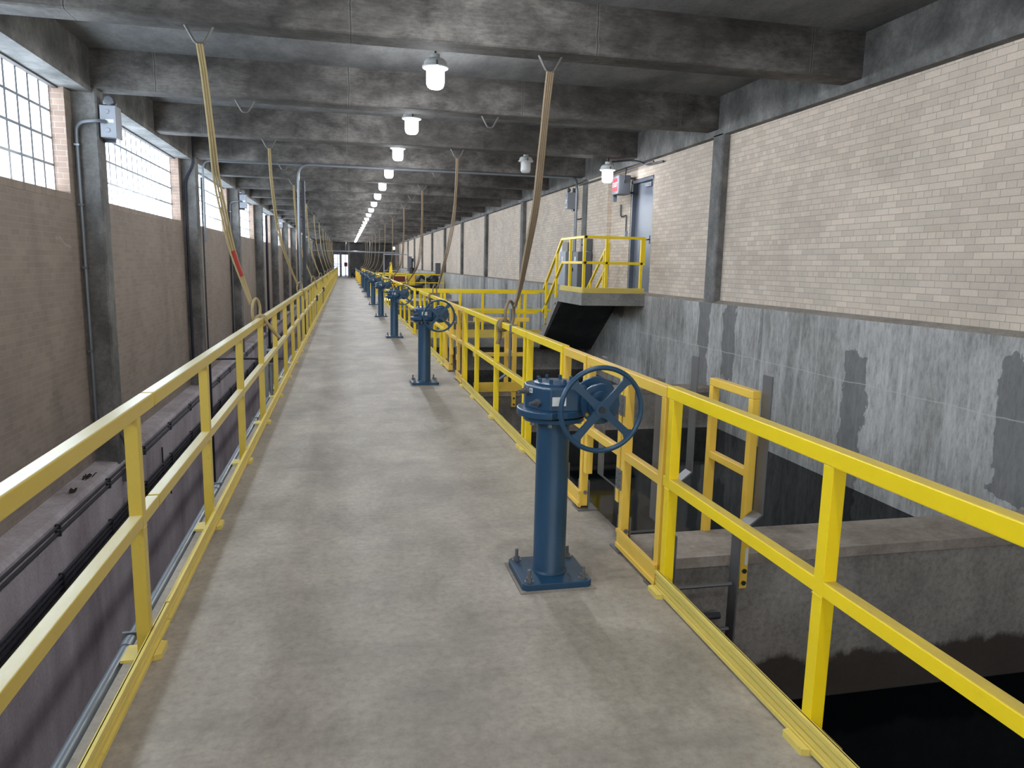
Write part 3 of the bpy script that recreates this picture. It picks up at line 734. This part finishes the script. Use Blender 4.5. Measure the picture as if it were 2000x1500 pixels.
# ================================================================== CEILING HOOKS AND STRAPS
def hook():
    m = MB(); m.tube(bend([(-0.125, 0, 0.01), (-0.035, 0, -0.155), (0.035, 0, -0.155), (0.125, 0, 0.01)], 0.055, 6), 0.012, 10)
    return m.build('ceiling_hook', 'hook', smooth=True)
h0 = hook(); first = True
for k in range(0, 24):
    for x, side in ((-1.29, 'left'), (2.08, 'right')):
        o = h0 if first else h0.copy()
        if not first: COL.objects.link(o)
        first = False
        o.location = (x, YB0+BS*k+0.175, ZB)
        tag(o, 'steel V-hook under the %s beam from the camera, %s row' % (ORD[k], side), 'hook', 'steel hooks under the beams, %s row' % side)
def loop_around(m, c, w_, h_, r, tilt=0.0, along='y'):
    pts = []
    for k in range(16):
        a = 2*PI*k/16; pts.append((c[0]+w_*math.cos(a), c[1]+tilt*math.cos(a), c[2]+h_*math.sin(a)))
    m.tube(pts, r, 8, closed=True)
def strap(path, x_rail, y_rail, r, name_mat, tail=None, bands=3, open_=0.0):
    m = MB(); N = len(path)
    sp = smoothpath(path, 5); L = len(sp)
    for b in range(bands):
        q = (b-(bands-1)/2)
        pts = []
        for i, p in enumerate(sp):
            t_ = i/(L-1); tw = 0.25 + 0.9*t_
            off = q*r*(1.15 + open_*math.sin(PI*min(1, max(0, (t_-0.25)/0.75))))
            pts.append(p + V((off*math.cos(tw), off*math.sin(tw), 0)))
        m.tube(pts, r, 8, flat=0.6)
    c = sp[-1]
    # hitch: loop standing above the rail, wraps around the rail, hanging tail
    loop_around(m, (x_rail, y_rail, 1.04), 0.052, 0.052, r*0.9, 0.03)
    loop_around(m, (x_rail, y_rail+0.05, 1.04), 0.050, 0.050, r*0.9, -0.02)
    ctr = (c + V((x_rail, y_rail, 1.09)))/2
    return m, sp
def big_strap(nm, path, xr, yr, mat, label, r=0.013, tail=(0.2, -0.25), bands=3, loop=0.11, open_=0.6, red=False):
    m, sp = strap(path, xr, yr, r, mat, bands=bands, open_=open_)
    end = sp[-1]; sg = 1 if xr < 0 else -1
    # eye loop between strap end and rail
    pts = []
    for k in range(20):
        a = 2*PI*k/20; pts.append(V((end.x*0.5+xr*0.5, (end.y+yr)/2, (end.z+1.07)/2)) + V((loop*0.42*math.cos(a), loop*0.8*math.cos(a), (end.z-1.0)*0.62*math.sin(a))))
    m.tube(pts, r*0.8, 8, closed=True)
    if tail:
        m.tube(smoothpath([(xr, yr, 1.09), (xr+0.05*sg, yr+0.03, 1.02), (xr+tail[0]*0.6, yr+0.05, 1.0+tail[1]*0.4), (xr+tail[0], yr+0.06, 1.0+tail[1])], 4), r*1.5, 8, flat=0.7)
    o = m.build('lifting_strap', mat, smooth=True)
    if red:
        i0, i1 = int(len(sp)*0.70), int(len(sp)*0.84)
        m = MB(); m.tube(sp[i0:i1], r*2.0, 8, flat=0.75); m.build('warning_label', 'red', o)
    return tag(o, label, 'strap', 'tan straps hanging from the hooks')
yL0 = YB0+0.175
big_strap('s', [(-1.29, 7.72, 3.61), (-1.26, 7.73, 3.33), (-1.22, 7.75, 2.79), (-1.195, 7.77, 2.41), (-1.145, 7.80, 2.08), (-1.085, 7.84, 1.73), (-1.0, 7.88, 1.43), (-0.93, 7.9, 1.20)], -0.84, 7.86, 'strap',
          'tan strap with red label, hanging from the nearest left hook to the railing', r=0.018, tail=(0.17, -0.14), red=True, loop=0.075)
big_strap('s', [(2.08, 7.72, 3.61), (2.05, 7.72, 3.3), (2.01, 7.72, 2.8), (1.965, 7.72, 2.28), (1.88, 7.70, 1.80), (1.80, 7.66, 1.42), (1.74, 7.62, 1.22)], 1.585, 7.42, 'strapb',
          'brown doubled strap hanging from the nearest right hook to the yellow rail', r=0.020, tail=(-0.05, -0.16), bands=4, loop=0.19)
for n, k in enumerate(range(2, 24, 2)):
    y = YB0+BS*k+0.175
    rnd = random.random
    a = 0.06*rnd(); b = 0.06*rnd(); dyl = 0.4+0.9*rnd(); zb = 1.18
    big_strap('s', [(-1.29, y, 3.61), (-1.27+a*0.3, y+0.02, 3.0), (-1.20+a, y+0.1, 2.2), (-1.05+a, y+0.3*dyl, 1.6), (-0.90, y+0.75*dyl, zb)], -0.84, y+dyl*0.85, 'strap',
              'tan strap of the left row tied to the railing, %s from the camera' % ORD[n+1], r=0.015, tail=(0.08, -0.12), bands=3 if k < 8 else 2)
    if k == 2:
        pr = [(2.08, y, 3.61), (2.06, y, 3.0), (2.02, y, 2.5), (1.93, y, 2.0), (1.80, y-0.05, 1.5), (1.70, y-0.2, 1.2)]
    else:
        pr = [(2.08, y, 3.61), (2.08, y, 2.8), (2.06-b, y, 2.0), (1.97-b, y, 1.55), (1.70, y-0.1, 1.17)]
    big_strap('s', pr, 1.585, y-0.25, 'strapb', 'brown strap of the right row tied to the railing, %s from the camera' % ORD[n+1], r=0.016, tail=(-0.05, -0.15), bands=3 if k < 8 else 2, open_=1.5)
m = MB(); m.box(1.545, 1.617, 6.92, 6.99, 1.0, 1.082); tag(m.build('rail_clip', 'steel', bevel=0.003), 'grey metal clip wrapped around the yellow rail near the big right strap', 'clip')

# ================================================================== LIGHTS
def fixture(lit=True, name='ceiling_light'):
    e = empty(name)
    MB().lathe([(0.013, 0.39), (0.013, 0.60)], n=10).build('stem', 'dksteel', e)
    MB().lathe([(0.045, 0.345), (0.055, 0.35), (0.055, 0.39), (0.045, 0.395)], n=12).build('junction_cap', 'white', e, smooth=True)
    m = MB(); m.lathe([(0.06, 0.345), (0.11, 0.33), (0.135, 0.30), (0.14, 0.262), (0.158, 0.252), (0.160, 0.238), (0.150, 0.228), (0.11, 0.225)], n=28)
    m.build('canopy', 'white', e, smooth=True)
    MB().box(-0.012, 0.012, -0.172, -0.15, 0.235, 0.29).build('latch', 'steel', e)
    m = MB(); m.lathe([(0.108, 0.235), (0.108, 0.08), (0.104, 0.045), (0.090, 0.015), (0.065, 0.0), (0.02, -0.004)], n=28)
    m.build('globe', 'globe' if lit else 'globe_off', e, smooth=True)
    return e
fx = fixture()
for k in range(0, 23):
    o = fx if k == 0 else copy_tree(fx); o.location = (1.085, 9.30+BS*k, 3.72)
    tag(o, 'lit white ceiling light above the walkway, %s from the camera' % ORD[k], 'lamp', 'lit ceiling lights in a row')
for o in fx.children:
    if o.name.startswith('stem'): pass
fo = fixture(False); fo.location = (3.80, 15.9, 3.61); fo.scale = (1,1,1)
for c in fo.children:
    if c.name.startswith('stem'): c.scale = (1, 1, 1.065)
tag(fo, 'unlit white ceiling light right of the big strap', 'lamp')
fd = fixture(True); fd.location = (5.06, 14.24, 3.30)
for c in fd.children:
    if c.name.startswith('stem'): c.scale = (1.8, 1.8, 0.78)
tag(fd, 'lit white ceiling light beside the exit sign and door', 'lamp')
ff = fixture(True); ff.location = (4.9, 78.0, 3.0); tag(ff, 'lit lamp near the far right wall, apart from the central row', 'lamp')
for k in range(0, 23):
    L = bpy.data.lights.new('lamp_light', 'POINT'); L.energy = LAMP_W; L.shadow_soft_size = 0.06; L.color = (0.93, 0.96, 1.0)
    o = bpy.data.objects.new('lamp_light', L); COL.objects.link(o); o.location = (1.085, 9.30+BS*k, 3.66)
L = bpy.data.lights.new('lamp_light', 'POINT'); L.energy = 4; L.shadow_soft_size = 0.06; L.color = (0.93, 0.96, 1.0)
o = bpy.data.objects.new('lamp_light', L); COL.objects.link(o); o.location = (5.06, 14.24, 3.24)
for k in range(1, 4):   # the same row continues behind the photographer
    L = bpy.data.lights.new('lamp_light', 'POINT'); L.energy = LAMP_W; L.shadow_soft_size = 0.06; L.color = (0.93, 0.96, 1.0)
    o = bpy.data.objects.new('lamp_light', L); COL.objects.link(o); o.location = (1.085, 9.30-BS*k, 3.66)

# ================================================================== EMERGENCY LIGHTS, EXIT SIGN, ENCLOSURES
def emergency(loc, rz, label):
    """local: box centred x, back at y=+, front face towards -y"""
    e = empty('emergency_light', loc, rz)
    MB().box(-0.098, 0.098, -0.12, 0.12, 0, 0.40).build('housing', 'greybox', e, bevel=0.006)
    m = MB(); m.box(-0.092, 0.092, -0.124, -0.118, 0.008, 0.392)
    m.build('cover', 'greybox', e, bevel=0.002)
    for z in (0.09, 0.32): MB().lathe([(0.026, -0.133), (0.030, -0.126), (0.030, -0.12)], (-0.01, 0, z), 'y', 20).build('knockout', 'greybox', e, smooth=True)
    MB().box(-0.03, 0.065, -0.126, -0.1235, 0.185, 0.225).build('label', 'paper', e)
    for sx in (-1, 1):
        x, yo = 0.01, 0.07*sx
        m = MB(); m.lathe([(0.02, 0.05), (0.046, 0.03), (0.054, -0.02), (0.056, -0.035), (0.050, -0.037)], (x, yo, 0.46), 'y', 24); m.tube([(x, yo, 0.40), (x, yo, 0.43)], 0.015, 8)
        hd = m.build('lamp_head', 'dkbox', e, smooth=True)
        MB().lathe([(0.047, -0.036), (0.03, -0.028)], (x, yo, 0.46), 'y', 24).build('lens', 'lens', hd, smooth=True)
    MB().box(-0.16, 0.02, 0.06, 0.12, -0.04, 0.0).build('bracket', 'dksteel', e); MB().box(-0.16, -0.05, 0.06, 0.12, 0.40, 0.44).build('bracket', 'dksteel', e)
    return tag(e, label, 'emergency light', 'twin-head emergency lights')
emergency((-2.955, 10.96, 3.17), 0, 'grey emergency light box on the nearest left column')
emergency((-2.955, 10.96+2*BAY, 3.17), 0, 'grey emergency light box on the third left column')
emergency((-2.955, 10.96+4*BAY, 3.17), 0, 'small grey emergency light box on the fifth left column')
emergency((5.56, 18.28, 3.08), -PI/2+0.0, 'grey emergency light box on the right wall, left of the conduits')
# exit sign
e = empty('exit_sign', (5.42, 14.48, 3.10))
MB().box(-0.09, 0.16, -0.17, 0.17, 0, 0.37).build('housing', 'dkbox', e, bevel=0.006)
MB().box(-0.10, -0.088, -0.165, 0.165, 0.01, 0.36).build('face_plate', 'dkbox', e)
MB().box(-0.104, -0.099, -0.13, 0.13, 0.06, 0.31).build('face_panel', 'exit', e)
c = bpy.data.curves.new('exit_text', 'FONT'); c.body = 'EXIT'; c.size = 0.13; c.align_x = 'CENTER'; c.align_y = 'CENTER'; c.extrude = 0.001
to = bpy.data.objects.new('lettering', c); COL.objects.link(to); dg = bpy.context.evaluated_depsgraph_get()
me = bpy.data.meshes.new_from_object(to.evaluated_get(dg)); bpy.data.objects.remove(to)
me.materials.clear(); me.materials.append(MT['exit_text'])
o = bpy.data.objects.new('lettering', me); COL.objects.link(o); o.parent = e; o.rotation_euler = (PI/2, 0, -PI/2); o.location = (-0.106, 0, 0.185)
m = MB(); m.box(0.16, 0.28, -0.12, -0.08, 0.30, 0.34); m.box(0.16, 0.28, -0.12, -0.08, 0.02, 0.06); m.build('bracket', 'dksteel', e)
m = MB(); m.tube(bend([(0.02, -0.175, 0.22), (0.02, -0.20, 0.30), (0.06, -0.18, 0.52)], 0.04), 0.014, 8); m.build('cable', 'dksteel', e, smooth=True)
MB().box(-0.06, 0.02, 0.20, 0.30, -0.12, 0.16).build('side_box', 'dkbox', e)
tag(e, 'red EXIT sign on grey box left of the door', 'sign')
# wall switch with its conduit
e = empty('wall_switch', (XBR, 14.75, 2.28))
MB().box(-0.06, 0.0, -0.04, 0.04, 0, 0.12).build('switch_box', 'greybox', e, bevel=0.004)
MB().tube(bend([(-0.03, 0, 0.12), (-0.03, 0, 0.45), (-0.03, 0.32, 0.42), (-0.03, 0.34, 0.68)], 0.07), 0.014, 8).build('conduit', 'conduitd', e, smooth=True)
tag(e, 'small grey wall switch below the exit sign with bent conduit', 'switch')
# electric enclosures behind the stair
def enclosure(x, y0, y1, z0, z1, d, mat, label, detail=True):
    e = empty('electrical_cabinet', (x, (y0+y1)/2, z0)); hy = (y1-y0)/2; h = z1-z0
    MB().box(-d, 0, -hy, hy, 0, h).build('body', mat, e, bevel=0.006)
    MB().box(-d-0.012, -d, -hy+0.02, hy-0.02, 0.02, h-0.02).build('cabinet_door', mat, e, bevel=0.004)
    if detail:
        MB().box(-d-0.015, -d-0.012, -0.05, 0.06, h*0.68, h*0.86).build('label', 'paper', e)
        MB().box(-d-0.03, -d-0.012, hy-0.07, hy-0.05, h*0.45, h*0.55).build('latch', 'black', e)
    return tag(e, label, 'cabinet', 'electrical cabinets behind the stair')
enclosure(5.60, 17.75, 18.30, 1.16, 2.02, 0.28, 'greybox', 'light grey cabinet left of the column behind the stair')
enclosure(5.60, 16.62, 17.05, 1.16, 2.00, 0.32, 'dkbox', 'dark grey cabinet right of the column behind the stair')
enclosure(5.62, 16.66, 17.00, 2.02, 2.30, 0.14, 'dkbox', 'small grey box with white sheet above the dark cabinet')
enclosure(5.66, 18.75, 19.05, 1.80, 2.28, 0.14, 'white', 'narrow white box on the brick left of the cabinets', False)

# ================================================================== CONDUITS
def pipe(pts, r, mat, label, name='conduit_pipe', n=8, bendr=0.12, clamps=(), grp=None, cat='conduit'):
    m = MB(); m.tube(bend(pts, bendr), r, n); o = m.build(name, mat, smooth=True)
    for c in clamps:
        MB().box(c[0]-r-0.01, c[0]+r+0.01, c[1]-r-0.01, c[1]+r+0.01, c[2]-0.012, c[2]+0.012).build('clamp', 'steel', o)
    return tag(o, label, cat, grp)
ZC = 3.735
pipe([(-0.98, 17.35, -0.05), (-0.98, 17.35, 3.735), (0.0, 17.40, 3.735), (5.40, 17.40, 3.735), (5.50, 17.62, 3.60), (5.50, 17.62, 2.02)], 0.028, 'conduit', 'grey conduit rising beside the left rail, crossing under the beam to the right wall', bendr=0.28)
pipe([(-2.95, 17.42, 2.0), (-2.95, 17.42, 3.72), (-0.75, 17.44, 3.73)], 0.022, 'conduit', 'thin conduit leaving the second left column along the beam', bendr=0.18)
m = MB()
m.box(-0.92, -0.85, 17.42, 17.50, -0.25, 3.40); m.box(-0.99, -0.85, 17.38, 17.46, 1.3, 1.33); m.box(-0.99, -0.85, 17.38, 17.46, 2.6, 2.63)
tag(m.build('strut_post', 'dksteel'), 'dark vertical strut post just behind the left railing', 'post')
pipe([(5.52, 17.75, 2.02), (5.52, 17.75, 3.66)], 0.02, 'dksteel', 'dark conduit rising above the grey cabinet on the right wall')
pipe([(5.58, 17.7, 3.60), (5.58, 16.9, 3.60), (5.58, 13.2, 3.60)], 0.016, 'conduitd', 'thin conduit along the right wall above the exit sign')
pipe([(5.14, 14.24, 3.70), (5.5, 14.0, 3.72), (5.68, 13.7, 3.60), (5.68, 13.0, 3.58)], 0.018, 'dksteel', 'curved dark conduit from the door lamp to the brick wall')
pipe([(5.68, 18.28, 3.10), (5.68, 18.28, 2.82), (5.68, 17.75, 2.82)], 0.014, 'dksteel', 'short conduit under the right wall emergency light')
# column conduit for emergency light L1 and L3
for k, tx in ((0, 'grey conduit curving up the nearest left column'), (2, 'grey conduit curving up the third left column')):
    yy = 10.80+BAY*k
    pipe([(-3.32, yy-0.02, -0.9), (-3.32, yy-0.02, 3.33), (-3.05, yy-0.04, 3.36), (-2.98, yy+0.03, 3.36)], 0.022, 'conduit', tx, bendr=0.22, clamps=[(-3.32, yy-0.02, 1.5), (-3.32, yy-0.02, 2.3), (-3.32, yy-0.02, 3.05), (-3.32, yy-0.02, 0.4)])
pipe([(-3.30, 10.80+BAY, -0.9), (-3.30, 10.80+BAY, 3.3), (-3.12, 10.80+BAY, 3.62), (-3.12, 10.80+BAY, 4.2)], 0.024, 'navy', 'dark conduit climbing the near side of the second left column', bendr=0.15)
pipe([(-3.04, 11.16+BAY, -0.5), (-3.04, 11.16+BAY, 3.4)], 0.016, 'conduitd', 'thin conduit on the face of the second left column', clamps=[(-3.04, 11.16+BAY, z) for z in (0.4, 1.3, 2.2, 3.0)])
pipe([(-3.02, 31.2, -4.0), (-3.02, 31.2, 3.4)], 0.05, 'navy', 'dark navy riser pipe by the fourth left column', 'riser_pipe', cat='pipe')
# the pipe clipped along the left slab edge
m = MB(); m.tube([(-0.948, YBACK, -0.03), (-0.948, 13.6, -0.03)], 0.026, 12)
o = m.build('edge_conduit', 'conduit', smooth=True)
for y in (1.15, 3.3, 5.6, 8.0, 10.4): MB().lathe([(0.031, y-0.05), (0.031, y+0.03)], (-0.948, 0, -0.03), 'y', 12).build('coupling', 'conduit', o, smooth=True); MB().box(-0.985, -0.905, y+0.04, y+0.055, -0.065, 0.005).build('clamp', 'steel', o)
tag(o, 'grey conduit clipped along the outer left edge of the walkway slab', 'conduit')
# conduit with box rising to the left rail
e = empty('receptacle_post', (-0.93, 9.35, -0.1))
MB().box(-0.05, -0.01, 0.0, 0.04, 0, 0.72).build('strut', 'steel', e); MB().tube([(0.03, 0.0, 0), (0.03, 0.0, 0.5)], 0.02, 10).build('conduit', 'conduit', e, smooth=True)
MB().box(-0.02, 0.09, -0.04, 0.04, 0.5, 0.68).build('receptacle_box', 'greybox', e, bevel=0.006); MB().box(-0.01, 0.08, -0.055, -0.04, 0.52, 0.66).build('cover', 'black', e)
tag(e, 'grey receptacle box on a strut behind the left railing, nearest one', 'electrical box', 'receptacle boxes along the left railing')
for i, yy in enumerate((22.0, 29.0)):
    o = copy_tree(e); o.location = (-0.86, yy, 0.02); tag(o, 'grey receptacle box behind the left railing, %s from the camera' % ORD[i+1], 'electrical box', 'receptacle boxes along the left railing')
# conduit bundles on the lower left wall
for i, (z, r) in enumerate([(-1.225, 0.014), (-1.30, 0.018), (-1.78, 0.016), (-1.84, 0.018), (-1.90, 0.02), (-1.97, 0.02)]):
    m = MB(); m.tube([(XWL+0.03, YBACK, z), (XWL+0.03, 60, z)], r, 8); o = m.build('wall_conduit', 'conduitd', smooth=True)
    for y in [3.2+1.75*q for q in range(14)]: MB().box(XWL, XWL+0.055, y, y+0.03, z-r-0.02, z+r+0.005).build('clamp', 'dksteel', o)
    tag(o, ['topmost thin conduit just under the left ledge', 'second conduit under the left ledge, with clips', 'uppermost of the four dark conduits low on the left wall', 'second of the four dark conduits low on the left wall', 'third of the four dark conduits low on the left wall', 'lowest of the four dark conduits low on the left wall'][i], 'conduit', 'conduits on the lower left wall')
# junction box and drop at the first left column foot
e = empty('junction_box', (-3.02, 10.95, -1.45))
MB().box(-0.06, 0.04, -0.05, 0.05, 0, 0.16).build('box', 'dkbox', e); MB().tube(bend([(0, 0, 0.16), (0, 0, 0.55), (-0.1, -0.02, 0.75)], 0.1), 0.018, 8).build('conduit', 'conduitd', e, smooth=True)
MB().lathe([(0.07, -0.02), (0.085, 0.05), (0.06, 0.07)], (0.03, -0.02, -0.24), 'x', 16).build('bell', 'dksteel', e, smooth=True); MB().tube([(0, 0, 0), (0, 0, -0.2)], 0.014, 8).build('drop', 'conduitd', e)
tag(e, 'dark junction box with drop at the foot of the nearest left column', 'electrical box')
pipe([(-2.15, 12.3, -4.2), (-2.15, 12.3, 0.08)], 0.065, 'navy', 'dark navy vertical pipe in the left pit behind the rail', 'riser_pipe', n=14, cat='pipe')
pipe([(-2.3, 12.30, 0.09), (-0.93, 12.30, 0.09)], 0.016, 'dksteel', 'thin horizontal bar at the top of the navy pipe', 'brace_bar', cat='bar')
pipe([(-1.55, 9.0, -4.2), (-1.55, 9.0, -0.4)], 0.02, 'black', 'thin dark drain pipe in the left pit by the nearest rail posts', 'drain_pipe', cat='pipe')
e = empty('hose_valve', (-3.02, 13.2, -2.3)); MB().tube([(0, 0, 0), (0.05, 0, 0)], 0.02, 8).build('body', 'dksteel', e); MB().tube([(0.05, 0, -0.05), (0.05, 0, 0.1)], 0.012, 8).build('stem', 'dksteel', e)
MB().lathe([(0.05, 0.1), (0.05, 0.115)], (0.05, 0, 0), 'z', 12).build('handle', 'dksteel', e); MB().tube([(-0.03, -0.12, 0.8), (-0.03, -0.12, 0.0)], 0.012, 8).build('feed_pipe', 'dksteel', e)
tag(e, 'small valve with handle low on the left pit wall', 'valve')
# debris on the left ledge
for i, (x, y, s_, tx) in enumerate([(-3.24, 10.1, 0.09, 'larger brown clump of dirt on the left ledge by the column'), (-3.22, 9.45, 0.04, 'small brown clump of dirt on the left ledge')]):
    m = MB()
    for q in range(26):
        a = random.random()*2*PI; d = s_*random.random()
        p = V((x+d*math.cos(a)*0.6, y+d*math.sin(a)*2.0, -1.135)); m.tube([p, p+V((random.uniform(-.03,.03), random.uniform(-.06,.06), random.uniform(0.0,.035)))], 0.006+0.006*random.random(), 5)
    tag(m.build('dirt_clump', 'debris'), tx, 'debris')

# ================================================================== FAR EQUIPMENT on the second platform (y about 41..50)
YP = 42.0
XS(1.75, 5.45, YP, [1.8, 2.6, 3.55, 4.4, 5.4], 'yellow handrail across the far equipment platform, near side', 'handrails of the far platform', rm='yellow')
XS(1.75, 5.45, YP+3.5, [1.8, 2.6, 3.55, 4.4, 5.4], 'yellow handrail across the far equipment platform, far side', 'handrails of the far platform', rm='yellow')
XS(1.75, 2.95, YP-5.0, [1.8, 2.9], 'short yellow barrier in front of the far equipment platform', 'handrails of the far platform', rm='yellow', toe=False)
def simple(name, parts, loc, label, cat):
    e = empty(name, loc)
    for nm, mat, b in parts: MB().box(*b).build(nm, mat, e, bevel=0.01)
    return tag(e, label, cat)
simple('machine_crate', [('body', 'maroon', (-0.42, 0.42, -0.3, 0.3, 0.25, 1.0)), ('skid', 'dksteel', (-0.42, 0.42, -0.3, 0.3, 0, 0.25)), ('edge', 'greybox', (0.42, 0.46, -0.3, 0.3, 0.2, 1.0))], (2.95, YP+1.2, 0), 'dark red machine crate behind the far yellow rail', 'crate')
simple('orange_cabinet', [('body', 'orange', (-0.22, 0.22, -0.2, 0.2, 0.0, 1.05)), ('cabinet_door', 'orange', (-0.2, 0.2, -0.22, -0.2, 0.05, 1.0))], (3.70, YP+1.2, 0), 'orange-yellow cabinet between the dark red crate and the white sheet', 'cabinet')
simple('black_trough', [('body', 'black', (-0.4, 0.4, -0.25, 0.25, 0.0, 0.42)), ('rim', 'dksteel', (-0.42, 0.42, -0.27, 0.27, 0.42, 0.46))], (3.7, YP-1.3, 0.0), 'black rectangular trough in front of the white sheet', 'trough')
simple('teal_cabinet', [('body', 'dkbox', (-0.15, 0.15, -0.15, 0.15, 0.9, 1.7)), ('stand', 'dksteel', (-0.04, 0.04, -0.04, 0.04, 0, 0.9))], (5.38, YP+2.4, 0), 'dark cabinet on a stand against the far brick wall', 'cabinet')
simple('sheet_stack', [('sheet', 'tarp', (-0.55, 0.55, -0.02, 0.02, 0.15, 1.0)), ('skid', 'dksteel', (-0.55, 0.55, -0.1, 0.1, 0.0, 0.15))], (4.45, YP+1.6, 0), 'white sheeting behind dark pipework on the far platform', 'sheet')
m = MB(); m.tube(smoothpath([(4.0, YP+1.1, 0.55), (4.25, YP+1.1, 0.9), (4.6, YP+1.1, 0.75), (4.95, YP+1.1, 0.95)], 6), 0.09, 10); m.tube([(4.1, YP+1.0, 0.35), (4.9, YP+1.0, 0.7)], 0.06, 10)
m.lathe([(0.2, 0.0), (0.26, 0.3), (0.26, 0.8), (0.1, 1.0)], (5.0, YP+0.8, 0), 'z', 16)
tag(m.build('pump_set', 'dksteel', smooth=True), 'dark pump with curved pipes in front of the white sheet', 'machine')
m = MB(); m.lathe([(0.2, 0.0), (0.2, 0.35), (0.1, 0.4), (0.1, 1.0), (0.16, 1.02), (0.16, 1.35), (0.06, 1.4), (0.06, 1.75), (0.11, 1.77), (0.08, 1.95)], (3.9, YP+3.0, 0), 'z', 14); m.tube([(3.9, YP+3, 0.9), (3.65, YP+3, 0.75)], 0.1, 10)
tag(m.build('vertical_actuator', 'dksteel', smooth=True), 'tall dark valve actuator rising above the orange-yellow cabinet', 'machine')
e = empty('gantry_frame', (4.1, 62, 0))
for x in (-1.0, 1.0): MB().box(x-0.04, x+0.04, -0.04, 0.04, -0.8, 2.3).build('leg', 'greybox', e)
MB().box(-1.04, 1.04, -0.05, 0.05, 2.3, 2.38).build('beam', 'greybox', e); MB().box(0.9, 1.25, -0.2, 0.2, 1.0, 2.2).build('panel', 'dkbox', e); MB().box(-1.0, 1.0, -0.03, 0.03, 1.0, 1.05).build('crossbar', 'greybox', e)
tag(e, 'grey frame with cabinet near the far right wall', 'frame')
m = MB(); m.prism([(-0.18, 0), (0.18, 0), (0.06, 1.7), (-0.06, 1.7)], -0.15, 0.15, 'y'); e = m.build('folded_ladder', 'yellow'); e.location = (3.3, 56, 0); tag(e, 'narrow yellow stepladder standing far right of the walkway', 'ladder')
m = MB(); m.box(1.7, 5.5, 55.5, 56.6, -0.2, 0); struct(m.build('floor_platform_far', 'stair'))
